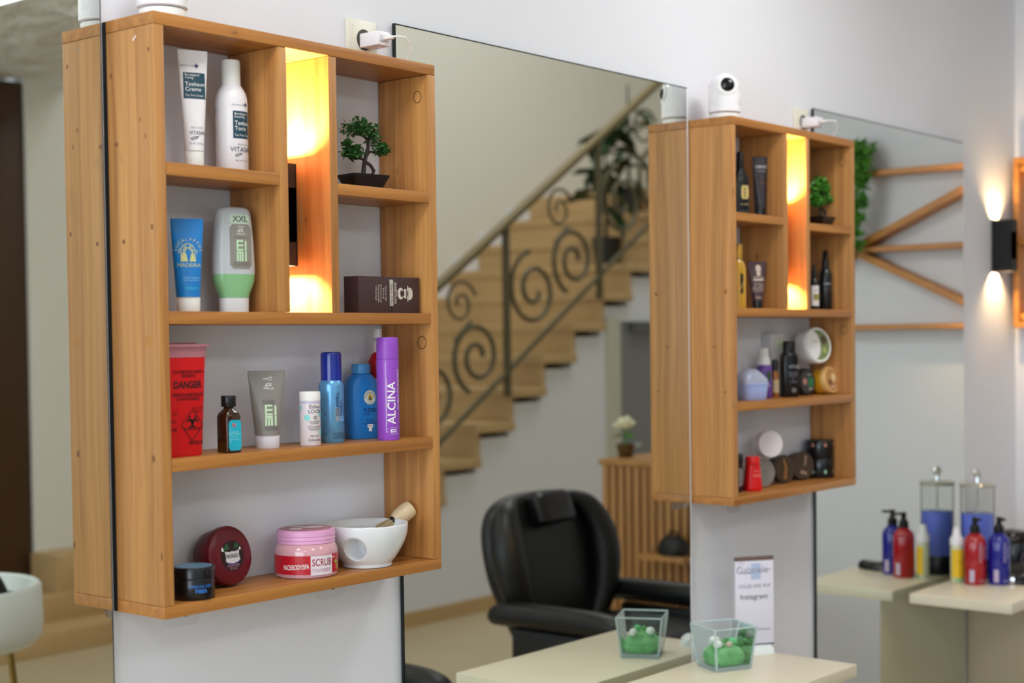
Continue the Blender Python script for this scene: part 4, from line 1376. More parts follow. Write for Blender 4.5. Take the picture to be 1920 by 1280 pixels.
# second row left
o = thing('cologne_bottle', 'golden yellow cologne bottle half hidden by the far unit side panel', 'bottle', S2(1.8930, -0.080, ZM), -25)
MB().loft([(0, 0.0190, 0.0190, 3), (0.105, 0.0190, 0.0190, 3), (0.118, 0.0170, 0.0170, 2.4), (0.130, 0.0105, 0.0105, 2)], 32).build('bottle_body', mat('amber_liquid', (200, 150, 44), 0.12, coat=0.6), o)
MB().lathe([(0.0110, 0.130), (0.0130, 0.131), (0.0130, 0.168), (0.012, 0.170), (0, 0.170)], 24).build('cap', mat('cap_gold', (196, 150, 60), 0.25, 0.5), o)
patch('black_label', cyl(0.0194), -0.014, 0.020, 0.040, 0.092, MK, o, 10, 1)
text('PINAUD', cyl(0.0198), 0.004, 0.066, 0.010, mat('label_gold', (206, 184, 116), 0.4), o, 60)
o, f = squeeze_tube('brown_tube', 'plum brown tube with beige print in the far unit second row', S2(1.9900, -0.080, ZM), -38, 0.128, 0.022, 0.0150, 0.0145, 0.0265, mat('plum_brown_tube', (74, 50, 56), 0.35), GB)
bei = mat('ink_beige_light', (206, 186, 172), 0.5)
polys('emblem_head', f, [ell(0.002, 0.110, 0.0075, 0.009), ell(0.002, 0.095, 0.0060, 0.0065), [(-0.006, 0.1015), (0.010, 0.1015), (0.010, 0.1035), (-0.006, 0.1035)]], bei, o)
text('#BARBERITALIANA', f, 0.002, 0.085, 0.008, bei, o, width=0.030)
patch('beige_band', f, -0.013, 0.017, 0.076, 0.081, bei, o, 4, 1)
text('Gel forte\nper capelli\neffetto lucido\ntenuta forte', f, 0.001, 0.058, 0.007, bei, o)
text('100 ml', f, 0.000, 0.030, 0.008, bei, o)
# top right
bonsai(S2(2.3560, -0.072, ZR), 4, 'small leafy bonsai in a black pot on the far shelf unit', leaf2_m, True)
# second row right
o = thing('dropper_bottle', 'small black bottle with a white label beside the black pump bottle', 'bottle', S2(2.3330, -0.064, ZM), -30)
MB().lathe([(0.0125, 0), (0.0135, 0.002), (0.0135, 0.078), (0.0110, 0.086), (0.0070, 0.092)], 28).build('bottle_body', GB, o)
MB().lathe([(0.0078, 0.092), (0.0082, 0.093), (0.0078, 0.112), (0.0045, 0.118), (0.0040, 0.132), (0, 0.133)], 20).build('dropper', MK, o)
patch('white_label', cyl(0.0138), -0.016, 0.016, 0.012, 0.070, white_pl, o, 10, 1)
patch('olive_print', cyl(0.0140), -0.010, 0.010, 0.028, 0.046, mat('print_olive', (160, 150, 80), 0.5), o, 6, 1)
text('OIL', cyl(0.0140), 0, 0.056, 0.008, ink_k, o)
o = thing('pump_bottle', 'tall black pump bottle in the far unit second row right', 'bottle', S2(2.3800, -0.075, ZM), -38)
MB().lathe([(0.0185, 0), (0.0195, 0.002), (0.0195, 0.098), (0.0180, 0.108), (0.0125, 0.118), (0.0100, 0.122)], 32).build('bottle_body', GB, o)
MB().lathe([(0.0105, 0.122), (0.0115, 0.123), (0.0110, 0.140), (0.0080, 0.146), (0.0072, 0.170), (0.0045, 0.173), (0, 0.173)], 24).build('pump', MK, o)
text('DEPOT', cyl(0.0198), 0.001, 0.075, 0.0095, mat('ink_pale_grey', (180, 176, 180), 0.5), o)
text('No. 505', cyl(0.0198), 0.001, 0.055, 0.005, mat('ink_copper', (150, 80, 50), 0.5), o)
strokes('label_line', cyl(0.0198), [[(-0.012, 0.062), (0.014, 0.062)]], 0.0008, ink_grey, o)
# third row
o = thing('plastic_tub', 'lilac plastic tub with a clear domed lid on the far unit', 'tub', S2(1.9800, -0.0620, ZT), -20)
MB().loft([(0, 0.036, 0.030, 5), (0.003, 0.038, 0.032, 5), (0.040, 0.042, 0.035, 5), (0.041, 0.044, 0.037, 5), (0.045, 0.044, 0.037, 5)], 40).build('tub', mat('lilac_blue_plastic', (166, 186, 240), 0.3), o)
MB().loft([(0.0452, 0.043, 0.036, 5), (0.056, 0.041, 0.034, 5), (0.074, 0.028, 0.023, 3), (0.082, 0.018, 0.015, 2.5), (0.084, 0.006, 0.005, 2)], 40).build('clear_lid', mat('frosted_lilac_lid', (206, 212, 236), 0.12, 0, 0.35, vary=0, alpha=0.85), o)
o = thing('purple_spray', 'purple spray bottle with a white cap on the far unit third shelf', 'bottle', S2(2.0880, -0.0420, ZT), -35)
MB().lathe([(0.0205, 0), (0.0215, 0.002), (0.0215, 0.080), (0.0200, 0.088), (0.0150, 0.093)], 32).build('bottle_body', mat('violet_bottle', (104, 66, 150), 0.3), o)
MB().lathe([(0.0165, 0.092), (0.0172, 0.094), (0.0172, 0.108), (0.0128, 0.116), (0.0118, 0.136), (0.0100, 0.139), (0, 0.1395)], 28).build('cap', white_pl, o)
disc('green_leaf_print', cyl(0.0219), 0.005, 0.062, 0.014, mat('print_dark_green', (52, 78, 54), 0.5), o, 20, 0, 0.6)
text('OLIA', cyl(0.0219), 0.0, 0.035, 0.008, ink_w, o)
o = thing('white_carton', 'pale grey carton standing at the back of the far unit third shelf', 'box', S2(2.1750, -0.0200, ZT), -4)
MB().box((-0.034, -0.016, 0), (0.034, 0.016, 0.178), 0.001).build('carton', mat('pale_grey_card', (200, 200, 200), 0.5), o)
patch('mint_band', flat(-0.0164), -0.008, 0.032, 0.135, 0.160, mat('band_mint', (200, 214, 180), 0.5), o, 2, 1)
text('natural', flat(-0.0167), 0.012, 0.147, 0.008, mat('ink_olive', (90, 110, 60), 0.5), o)
o = thing('amber_vial', 'slim amber vial tucked between the purple and black bottles', 'bottle', S2(2.1330, -0.0500, ZT), -30)
MB().lathe([(0.0100, 0), (0.0105, 0.002), (0.0105, 0.065), (0.0070, 0.075)], 20).build('vial_body', mat('amber_brown', (150, 92, 40), 0.2), o)
MB().lathe([(0.0080, 0.075), (0.0082, 0.105), (0, 0.106)], 18).build('cap', MK, o)
patch('label', cyl(0.0108), -0.012, 0.012, 0.014, 0.050, mat('label_kraft', (190, 164, 130), 0.5), o, 8, 1)
o = thing('shampoo_bottle', 'glossy black shampoo bottle in the middle of the far unit third shelf', 'bottle', S2(2.1760, -0.0700, ZT), -34)
MB().loft([(0, 0.0235, 0.0165, 4), (0.002, 0.0245, 0.0175, 4), (0.112, 0.0245, 0.0175, 4), (0.122, 0.0215, 0.016, 3.4), (0.126, 0.0180, 0.0145, 2.6)], 36).build('bottle_body', GB, o)
MB().loft([(0.126, 0.0175, 0.0140, 3), (0.156, 0.0170, 0.0138, 3), (0.158, 0.0155, 0.0125, 3)], 28).build('cap', MK, o)
text('ATTITUDE', flat(-0.0180), 0.006, 0.085, 0.012, mat('ink_pale_grey', (180, 176, 180), 0.5), o, width=0.030)
text('BEARD\nWASH\n&\nCARE', flat(-0.0180), 0.004, 0.055, 0.009, ink_grey, o)
disc('round_mark', flat(-0.0180), 0.006, 0.020, 0.0055, mat('ink_pale_grey', (180, 176, 180), 0.5), o, 18, 0.004)


def round_tub(name, label, loc, rz, tilt_x, r, t, body_m, lid_m, sticker=None, marks=()):
    """round tub on edge: axis horizontal, lid to the front"""
    o = thing(name, label, 'jar', loc, rz)
    T = Matrix.Rotation(rad(tilt_x), 4, 'X')
    MB().lathe([(r * 0.86, -t * 0.65), (r * 0.94, -t * 0.6), (r * 0.97, t * 0.0)], 40, T).build('tub', body_m, o)
    MB().lathe([(r * 0.97, 0), (r, 0.001), (r, t * 0.30), (r * 0.96, t * 0.35), (0, t * 0.352)], 40, T).build('lid', lid_m, o)
    h = [t * 0.36]

    def lf(u, v):
        return tuple(T @ Vector((u, v, h[0])))
    lf.flat = True
    if sticker:
        disc('lid_label', lf, 0, 0, r * 0.84, sticker, o)
    h[0] = t * 0.36 + 0.0005
    for kind, *a in marks:
        if kind == 'text':
            s_, u, v, size, m_ = a
            text(s_, lf, u, v, size, m_, o)
        elif kind == 'disc':
            u, v, rr, m_ = a
            disc('lid_picture', lf, u, v, rr, m_, o)
        elif kind == 'poly':
            polys('lid_picture', lf, a[0], a[1], o)
    return o


grn = mat('print_leaf_green', (40, 110, 70), 0.45)
round_tub('clay_tub', 'dark round tub with a green label on edge on the far unit', S2(2.2950, -0.0480, ZT + 0.0395), -6, 86, 0.0385, 0.040, MK, MK, mat('label_charcoal', (56, 58, 60), 0.4), [('poly', [[(0.002, -0.018), (0.030, -0.012), (0.030, 0.010), (0.006, 0.012)]], grn), ('disc', -0.012, 0.000, 0.010, mat('print_rose', (170, 120, 110), 0.45)), ('text', 'CLAY', 0.010, 0.020, 0.008, ink_w), ('text', 'MASK', 0.014, -0.022, 0.007, ink_w)])
round_tub('mango_tub', 'round yellow tub on edge at the right of the far unit third shelf', S2(2.3950, -0.0700, ZT + 0.0405), -2, 80, 0.0395, 0.046, mat('mango_yellow', (228, 164, 34), 0.35), mat('mango_lid', (222, 178, 110), 0.35), mat('mango_picture', (190, 140, 90), 0.4), [('disc', 0.010, 0.006, 0.012, mat('mango_cream', (230, 206, 160), 0.4)), ('disc', -0.012, -0.008, 0.009, mat('mango_brown', (120, 80, 50), 0.4)), ('text', 'MANGO', 0, -0.022, 0.008, ink_w)])
round_tub('olive_tub', 'white and olive round tub stacked leaning above the yellow one', S2(2.3250, -0.0680, ZT + 0.1420), -14, 80, 0.0520, 0.050, white_gloss, white_pl, mat('olive_picture', (120, 134, 84), 0.4), [('poly', [ell(-0.020, 0.0, 0.026, 0.040)], white_pl), ('disc', 0.022, 0.014, 0.012, mat('olive_dark', (88, 70, 50), 0.4)), ('disc', 0.020, -0.016, 0.009, mat('olive_light', (168, 176, 110), 0.4)), ('text', 'OLIVE', -0.016, 0.010, 0.009, mat('ink_tan', (180, 140, 110), 0.5)), ('text', '350', -0.010, -0.026, 0.009, ink_grey)])
# bottom row
o = thing('black_pot', 'black pot behind the red bottle in the far unit bottom row', 'jar', S2(1.9120, -0.0420, ZB), -20)
MB().lathe([(0.0300, 0), (0.0320, 0.002), (0.0320, 0.070), (0.0300, 0.076)], 36).build('pot_body', mat('maroon_black', (52, 26, 30), 0.35), o)
MB().lathe([(0.0305, 0.076), (0.0325, 0.077), (0.0325, 0.098), (0.0300, 0.101), (0, 0.101)], 36).build('lid', MK, o)
text('POMADE\nCLASSIC', cyl(0.0324), 0.012, 0.040, 0.012, ink_w, o, 90)
o = thing('red_bottle', 'bright red powder bottle at the front of the far unit bottom row', 'bottle', S2(1.9560, -0.0820, ZB), -35)
brd = mat('bright_red_plastic', (220, 20, 24), 0.35)
MB().loft([(0, 0.0225, 0.0200, 3), (0.003, 0.0240, 0.0215, 3), (0.012, 0.0240, 0.0215, 3), (0.070, 0.0190, 0.0180, 2.6)], 36).build('bottle_body', brd, o)
MB().lathe([(0.0190, 0.070), (0.0196, 0.071), (0.0192, 0.090), (0.0180, 0.0925), (0, 0.0925)], 32).build('cap', mat('bright_red_cap', (226, 30, 32), 0.35), o)
f = lambda u, v: (u, -0.0224 + (v - 0.012) * 0.06, v)
text('OSIS', f, 0.004, 0.042, 0.011, mat('ink_salmon', (240, 150, 140), 0.5), o)
text('DUST IT', f, 0.006, 0.054, 0.006, mat('ink_salmon', (240, 150, 140), 0.5), o)
round_tub('silver_tin', 'silver round tin on edge behind the red bottle', S2(2.0450, -0.0560, ZB + 0.0405), -22, 86, 0.0395, 0.030, mat('tin_silver', (140, 138, 134), 0.35, 0.6), mat('tin_silver_lid', (150, 146, 142), 0.4, 0.5), None, [('text', 'WAX', 0.006, 0.004, 0.010, ink_grey), ('text', '100 ml', 0.006, -0.010, 0.006, ink_grey)])
round_tub('white_tub', 'white round tub with black marks resting on the silver tin', S2(2.0620, -0.0680, ZB + 0.1180), -34, 84, 0.0370, 0.052, white_gloss, mat('tub_lid_pinkish', (222, 212, 212), 0.35))
br1 = mat('walnut_plastic', (60, 42, 26), 0.25, coat=0.4)
round_tub('brown_tub', 'dark brown tub with gold print, left of the two brown tubs', S2(2.1800, -0.0420, ZB + 0.0405), -16, 86, 0.0395, 0.036, MK, br1, None, [('poly', [[(-0.008, -0.028), (0.004, -0.030), (0.008, 0.004), (0.000, 0.028), (-0.006, 0.024), (-0.001, 0.002)]], mat('print_bronze', (150, 100, 50), 0.4))])
round_tub('brown_tub', 'dark brown tub with pale script, right of the two brown tubs', S2(2.2930, -0.0380, ZB + 0.0415), -22, 86, 0.0405, 0.036, MK, br1, None, [('poly', [[(0.002, -0.004), (0.010, 0.004), (0.014, 0.026), (0.008, 0.030)], [(-0.014, -0.022), (0.010, -0.028), (0.012, -0.020), (-0.008, -0.012)]], mat('print_mushroom', (150, 122, 108), 0.4))])
for k, (lab, dot) in enumerate([('black wax jar with pale green dots, lower of the stacked pair', mat('dot_pale_green', (150, 200, 170), 0.4)), ('black wax jar with copper dots, upper of the stacked pair', mat('dot_copper', (196, 130, 104), 0.4))]):
    o = thing('stacked_wax_jar', lab, 'jar', S2(2.3900, -0.0480, ZB + k * 0.0556), -30)
    MB().lathe([(0.0385, 0), (0.0400, 0.002), (0.0400, 0.030), (0.0390, 0.031)], 40).build('jar_body', MK, o)
    MB().lathe([(0.0390, 0.031), (0.0410, 0.032), (0.0410, 0.053), (0.0395, 0.0555), (0, 0.0555)], 40).build('lid', GB, o)
    for a in (-8, 42, -60):
        polys('diamond_print', cyl(0.0404 if k == 0 else 0.0414, a), [[(-0.005, 0.019 + 0.022 * k), (0, 0.012 + 0.022 * k), (0.005, 0.019 + 0.022 * k), (0, 0.026 + 0.022 * k)]], dot, o)

# ================================================================== TABLES


def work_table(x0, x1, y0, y1, zt, px0, px1, label):
    o = thing('work_table', label, 'table', ((x0 + x1) / 2, (y0 + y1) / 2, 0))
    cx, cy = (x0 + x1) / 2, (y0 + y1) / 2
    MB().box((x0 - cx, y0 - cy, zt - 0.034), (x1 - cx, y1 - cy, zt), 0.004).build('table_top', top_m, o)
    MB().box((px0 - cx, y0 + 0.03 - cy, 0), (px1 - cx, y1 - cy + 0.035, zt - 0.034), 0.002).build('pedestal', pedestal_m, o)
    MB().box((px0 - cx + 0.02, y0 + 0.022 - cy, 0.08), (px1 - cx - 0.02, y0 + 0.03 - cy, zt - 0.08), 0.001).build('cupboard_door', pedestal_m, o)
    return o


ZTAB = 0.778
work_table(1.262, 1.945, -0.395, -0.040, ZTAB, 1.42, 1.76, 'cream stone-topped work table under the middle mirror')
work_table(2.995, 3.960, -0.385, -0.040, ZTAB, 3.535, 3.92, 'cream stone-topped work table under the right mirror, with bottles')

# glass cube vase with green moss
o = thing('glass_vase', 'square clear glass vase holding green moss and white pebbles', 'vase', (1.716, -0.138, ZTAB), -27)
o.scale = (1.1, 1.1, 1.1)
b0, b1, h, t = 0.046, 0.057, 0.098, 0.0045
mb = MB()


def sq(r, z):
    return [(-r, -r, z), (r, -r, z), (r, r, z), (-r, r, z)]


for r0, r1, z0 in ((b0, b1, 0.0), (b0 - t, b1 - t, 0.010)):
    q0, q1 = sq(r0, z0), sq(r1, h)
    for k in range(4):
        k2 = (k + 1) % 4
        mb.add([q0[k], q0[k2], q1[k2], q1[k]], [(0, 1, 2, 3)])
mb.build('vase_wall', pane_glass, o, 0)
MB().loft([(0, b0 * 0.98, b0 * 0.98, 14), (0.010, b0 * 1.02, b0 * 1.02, 14)], 48).build('vase_base', edge_glass, o, 30)
q1 = sq(b1 - t / 2, h)
MB().tube(q1, t * 0.45, 8, True).build('vase_rim', edge_glass, o)
for k in range(4):
    MB().tube([tuple(c * (b0 - 0.002) / b0 for c in sq(b0, 0)[k][:2]) + (0.002,), tuple(c * (b1 - 0.002) / b1 for c in sq(b1, h)[k][:2]) + (h,)], 0.0026, 6).build('vase_corner', edge_glass, o)
moss = MB().loft([(0.0105, 0.037, 0.037, 4), (0.022, 0.042, 0.042, 4), (0.036, 0.042, 0.042, 3), (0.046, 0.034, 0.034, 2.4), (0.054, 0.020, 0.020, 2.2), (0.056, 0.008, 0.008, 2)], 32)
leaf_cloud([(0, 0, 0.045, 0.034, 0.016), (0.014, 0.004, 0.052, 0.022, 0.013), (-0.012, -0.008, 0.042, 0.026, 0.014), (0.026, 0.02, 0.036, 0.016, 0.02), (-0.024, 0.01, 0.03, 0.018, 0.02)], 900, 0.009, 11, moss)
tag(moss.build('moss', rough_mat('green_moss', (138, 200, 138), 0.8, 60, 0.35, 0.5, 200), o, 30), kind='stuff')
for k, (x, y, z, r, m_) in enumerate([(-0.026, -0.018, 0.058, 0.011, white_pl), (0.002, -0.022, 0.056, 0.0085, mat('pebble_pinkish', (214, 186, 168), 0.4)), (0.016, -0.014, 0.061, 0.010, mat('pebble_green', (110, 200, 140), 0.3)), (-0.012, 0.022, 0.060, 0.012, white_pl)]):
    MB().ball((x, y, z), r, 14, 9, (1.1, 0.9, 0.85)).build('pebble', m_, o)
# sign on a white foot
o = thing('table_sign', 'narrow white sign in a stand with printed lettering beside the glass vase', 'sign', (1.913, -0.110, ZTAB), -34)
MB().loft([(0, 0.052, 0.034, 4), (0.012, 0.050, 0.030, 4), (0.020, 0.044, 0.020, 4)], 36).build('sign_foot', mat('sign_foot_white', (226, 232, 232), 0.3), o)
MB().box((-0.0555, -0.0030, 0.0195), (0.0555, 0.0030, 0.254), 0.001).build('sign_board', mat('sign_paper', (226, 222, 236), 0.5), o)
MB().box((-0.0560, -0.0040, 0.246), (0.0560, 0.0040, 0.257), 0.001).build('top_strip', mat('strip_brown_grey', (112, 92, 84), 0.5), o)
MB().box((-0.0560, -0.0040, 0.0195), (0.0560, 0.0040, 0.0230), 0.0008).build('bottom_strip', mat('strip_dark', (60, 56, 58), 0.5), o)
f = flat(-0.0034)
f2 = flat(-0.0037)
patch('pale_blue_mark', f, -0.010, 0.018, 0.196, 0.238, mat('print_pale_blue', (182, 196, 226), 0.5), o, 1, 1)
text('Gabriele', f2, -0.006, 0.221, 0.026, mat('ink_soft_grey', (150, 146, 166), 0.5), o, width=0.092)
strokes('flourish', f2, [[(-0.048, 0.222), (-0.046, 0.238), (-0.036, 0.242), (-0.030, 0.236)], [(-0.042, 0.214), (-0.020, 0.212), (0.020, 0.216), (0.050, 0.222)]], 0.0012, mat('ink_soft_grey', (150, 146, 166), 0.5), o)
text('FOLGE UNS AUF', f2, 0.0, 0.178, 0.0125, mat('ink_mid_grey', (130, 126, 144), 0.5), o, width=0.092)
text('Instagram', f2, -0.002, 0.150, 0.0200, mat('ink_slate', (56, 56, 74), 0.5), o, width=0.078)
text('gabriele.friseur', f2, 0.006, 0.062, 0.0085, mat('ink_mid_grey', (130, 126, 144), 0.5), o, width=0.080, bold=0.01)

# bottles on the right table
def pump_dispenser(loc, label, m_, rz):
    o = thing('pump_dispenser', label, 'bottle', loc, rz)
    MB().lathe([(0.034, 0), (0.0365, 0.003), (0.0365, 0.140), (0.033, 0.154), (0.022, 0.166), (0.0155, 0.172)], 36).build('bottle_body', m_, o)
    MB().lathe([(0.0165, 0.172), (0.0175, 0.174), (0.0165, 0.194), (0.010, 0.200), (0.0085, 0.216), (0.0095, 0.218), (0.0095, 0.226), (0, 0.2265)], 24).build('pump', MK, o)
    MB().box((-0.007, -0.038, 0.216), (0.007, -0.004, 0.225), 0.003).build('pump_spout', MK, o)
    f = cyl(0.0369)
    text('REDKEN', f, 0.004, 0.110, 0.017, mat('ink_silver', (188, 176, 196), 0.5), o, 90, width=0.064)
    text('extreme', f, 0.016, 0.110, 0.012, mat('ink_silver', (188, 176, 196), 0.5), o, 90)
    patch('label', f, -0.034, -0.018, 0.010, 0.052, mat('label_pale_lilac', (196, 180, 204), 0.5), o, 5, 1)
    text('500 ml', f, 0.012, 0.014, 0.010, mat('ink_silver', (188, 176, 196), 0.5), o)
    return o


pump_dispenser((3.288, -0.140, ZTAB), 'crimson pump bottle on the right table', mat('crimson_bottle', (168, 6, 26), 0.2, coat=0.4), -42)
pump_dispenser((3.335, -0.205, ZTAB), 'dark blue pump bottle on the right table', mat('deep_blue_bottle', (22, 28, 142), 0.2, coat=0.4), -42)
o = thing('mist_bottle', 'small yellow spray bottle with a white top on the right table', 'bottle', (3.296, -0.072, ZTAB), -42)
MB().lathe([(0.020, 0), (0.0215, 0.003), (0.0215, 0.120), (0.018, 0.128)], 32).build('bottle_body', mat('pale_clear_bottle', (206, 206, 176), 0.15), o)
patch('yellow_label', cyl(0.0219), -0.028, 0.020, 0.016, 0.112, mat('label_sun_yellow', (232, 190, 34), 0.4), o, 14, 1)
patch('green_foot', cyl(0.0219), -0.014, 0.014, 0.002, 0.016, mat('label_sea_green', (150, 186, 130), 0.4), o, 8, 1)
text('SUN', cyl(0.0222), 0, 0.070, 0.012, mat('ink_ochre', (190, 130, 20), 0.5), o)
MB().lathe([(0.0225, 0.126), (0.0228, 0.148), (0.0150, 0.158), (0.0120, 0.178), (0.0100, 0.186), (0, 0.187)], 28).build('spray_cap', white_gloss, o)
# disinfectant jar: clear cylinder with blue fluid
o = thing('disinfectant_jar', 'tall clear jar of blue comb disinfectant with a chrome knob', 'jar', (3.440, -0.085, ZTAB), -40)
MB().lathe([(0.058, 0), (0.060, 0.004), (0.060, 0.060), (0.056, 0.066)], 40).build('jar_foot', MK, o)
text('SAFE', cyl(0.0604), 0.0, 0.040, 0.016, ink_grey, o)
MB().lathe([(0.054, 0.066), (0.055, 0.220), (0.0, 0.2205)], 40).build('blue_fluid', mat('blue_fluid', (112, 128, 226), 0.15), o)
MB().lathe([(0.0565, 0.066), (0.0575, 0.312), (0.0555, 0.312), (0.0553, 0.222)], 40).build('jar_glass', jar_clear, o)
MB().lathe([(0.0585, 0.312), (0.061, 0.313), (0.061, 0.322), (0.056, 0.325), (0.014, 0.327), (0.0, 0.327)], 40).build('jar_lid', mat('lid_smoky_clear', (178, 178, 168), 0.1, 0.3, 0, vary=0), o)
MB().lathe([(0.007, 0.326), (0.006, 0.345), (0.012, 0.350), (0.0165, 0.362), (0.012, 0.374), (0.0, 0.378)], 24).build('knob', chrome, o)
MB().lathe([(0.003, 0.221), (0.003, 0.312)], 12).build('lift_rod', chrome, o)
# black clipper and jar at the frame edge
o = thing('hair_clipper', 'black hair clipper lying at the right edge of the right table', 'clipper', (3.372, -0.300, ZTAB), 10)
MB().loft([(0, 0.020, 0.050, 3), (0.006, 0.024, 0.060, 3), (0.024, 0.022, 0.058, 3), (0.032, 0.015, 0.046, 3)], 32).build('clipper_body', GB, o)
MB().box((-0.018, 0.050, 0.006), (0.018, 0.078, 0.022), 0.002).build('clipper_blade', chrome, o)
MB().loft([(0.031, 0.012, 0.030, 3), (0.0345, 0.010, 0.026, 3)], 24).build('grip_panel', mat('grip_silver', (170, 164, 168), 0.3, 0.3), o)
o = thing('black_canister', 'shiny black canister with a copper glint behind the blue pump bottle', 'jar', (3.592, -0.150, ZTAB), 0)
MB().lathe([(0.058, 0), (0.060, 0.004), (0.060, 0.105), (0.056, 0.112)], 40).build('canister_body', mat('blue_black_gloss', (28, 32, 40), 0.15, coat=0.6), o)
MB().lathe([(0.056, 0.112), (0.062, 0.114), (0.062, 0.132), (0.050, 0.148), (0.020, 0.154), (0, 0.155)], 40).build('lid', mat('lid_bronze_black', (50, 44, 40), 0.12, 0.5), o)
disc('printed_ring', cyl(0.0604, -20), 0.0, 0.055, 0.022, ink_grey, o, 28, 0.020)

# ================================================================== END WALL: truss frame and plant
o = thing('truss_frame', 'honey-coloured wooden wall frame with crossed braces on the right wall', 'frame', (4.0, -0.66, 0))
xa, xb = -0.075, 0.0
L_, zt_, zb_, zm_ = 0.638, 2.272, 1.640, 1.960


def beam(nm, p, q, w):
    (y0, z0), (y1, z1) = p, q
    d = math.hypot(y1 - y0, z1 - z0)
    a = math.atan2(z1 - z0, y1 - y0)
    M = Matrix.Translation((0, (y0 + y1) / 2, (z0 + z1) / 2)) @ Matrix.Rotation(a, 4, 'X')
    return MB().box((xa, -d / 2, -w / 2), (xb, d / 2, w / 2), 0.0015, 2, M).build(nm, frame_wood, o)


beam('top_rail', (-L_, zt_ - 0.011), (L_, zt_ - 0.011), 0.022)
beam('bottom_rail', (-L_, zb_ + 0.011), (L_, zb_ + 0.011), 0.022)
beam('frame_post', (-L_ + 0.011, zb_ + 0.022), (-L_ + 0.011, zt_ - 0.022), 0.022)
beam('frame_post', (L_ - 0.011, zb_ + 0.022), (L_ - 0.011, zt_ - 0.022), 0.022)
beam('middle_rail', (-L_ + 0.022, zm_), (L_ - 0.022, zm_), 0.022)
for sy in (-1, 1):
    beam('brace', (sy * 0.02, zm_ + 0.015), (sy * (L_ - 0.03), zt_ - 0.035), 0.028)
    beam('brace', (sy * 0.02, zm_ - 0.015), (sy * (L_ - 0.03), zb_ + 0.035), 0.028)
o = thing('trailing_plant', 'bright green plant trailing down from the top of the truss frame', 'plant', (3.89, -0.64, 2.2725))
MB().loft([(0.0, 0.030, 0.030, 2), (0.002, 0.034, 0.034, 2), (0.060, 0.044, 0.044, 2), (0.060, 0.040, 0.040, 2), (0.05, 0.038, 0.038, 2)], 28, Matrix.Translation((0.060, 0, 0))).build('pot', white_pl, o)
for k in range(7):
    a = k * 0.9
    MB().tube([(0.06, 0, 0.055), (0.02 + 0.02 * math.cos(a), 0.05 * math.sin(a), 0.085), (-0.015, 0.06 * math.sin(a), 0.02), (-0.018 + 0.008 * math.cos(a), 0.065 * math.sin(a), -0.15 - 0.03 * k)], 0.002, 5).build('stem', leaf2_m, o)
tag(leaf_cloud([(0.03, 0.0, 0.085, 0.08, 0.045), (0.0, 0.03, 0.06, 0.06, 0.05), (-0.02, 0.05, 0.0, 0.045, 0.05), (-0.03, 0.04, -0.08, 0.045, 0.07), (-0.03, 0.02, -0.17, 0.045, 0.07), (-0.03, 0.02, -0.27, 0.04, 0.07), (-0.03, -0.03, -0.20, 0.04, 0.1)], 760, 0.032, 21).build('foliage', leaf2_m, o, 0), kind='stuff')

# ================================================================== SEEN ONLY IN THE MIRRORS


def barber_chair(loc, rz, label, group=None):
    """faces local +y"""
    o = thing('barber_chair', label, 'barber chair', loc, rz)
    MB().loft([(0.50, 0.26, 0.26, 5), (0.53, 0.285, 0.28, 5), (0.56, 0.285, 0.28, 5), (0.578, 0.272, 0.265, 4.5), (0.585, 0.24, 0.235, 4)], 40).build('seat_cushion', leather, o)
    T = Matrix.Translation((0, -0.30, 0.52)) @ Matrix.Rotation(rad(12), 4, 'X')
    # backrest: rounded shield, swept from bottom to top
    MB().loft(curve([(0.0, 0.22, 0.045, 3), (0.10, 0.26, 0.055, 3), (0.22, 0.30, 0.06, 3), (0.34, 0.308, 0.06, 3), (0.43, 0.292, 0.055, 3), (0.49, 0.25, 0.05, 2.6), (0.525, 0.17, 0.035, 2.4), (0.535, 0.08, 0.02, 2.4)]), 44, T).build('backrest', leather, o)
    for s in (-1, 1):
        q = curve([(s * 0.18, 0.045, 0.01, 0.028), (s * 0.24, 0.065, 0.10, 0.048), (s * 0.275, 0.080, 0.22, 0.060), (s * 0.280, 0.080, 0.34, 0.060), (s * 0.245, 0.065, 0.44, 0.050), (s * 0.185, 0.045, 0.49, 0.030), (s * 0.14, 0.03, 0.505, 0.015)])
        MB().tube([T @ Vector(p[:3]) for p in q], [p[3] for p in q], 16).build('side_bolster', leather, o)
    MB().loft([(0.40, 0.085, 0.030, 4, 0, 0.085), (0.415, 0.105, 0.045, 4, 0, 0.085), (0.505, 0.105, 0.045, 4, 0, 0.075), (0.525, 0.085, 0.030, 4, 0, 0.07)], 28, T).build('headrest', leather, o)
    for s in (-1, 1):
        q = curve([(s * 0.335, -0.31, 0.61, 0.02), (s * 0.335, -0.27, 0.643, 0.042), (s * 0.335, 0.0, 0.65, 0.045), (s * 0.335, 0.19, 0.645, 0.045), (s * 0.335, 0.25, 0.625, 0.036), (s * 0.335, 0.272, 0.60, 0.015)])
        MB().tube([p[:3] for p in q], [p[3] for p in q], 16).build('armrest', leather, o)
        MB().box((s * 0.325 - 0.025, -0.22, 0.46), (s * 0.325 + 0.025, 0.16, 0.60), 0.012).build('arm_side', leather, o)
    MB().lathe([(0.24, 0), (0.25, 0.01), (0.23, 0.04), (0.06, 0.06), (0.045, 0.07), (0.045, 0.50)], 36).build('pedestal', chrome, o)
    MB().tube([(-0.16, 0.27, 0.50), (-0.15, 0.42, 0.22), (0.15, 0.42, 0.22), (0.16, 0.27, 0.50)], 0.014, 10).build('footrest', black_mt, o)
    return o


bc = barber_chair((2.83, -1.03, 0), 0, 'black leather barber chair with a headrest, seen in the middle mirror')
b2 = copy_tree(bc)
b2.location = (1.20, -0.94, 0)
tag(b2, 'black barber chair whose arm just shows at the foot of the middle mirror')

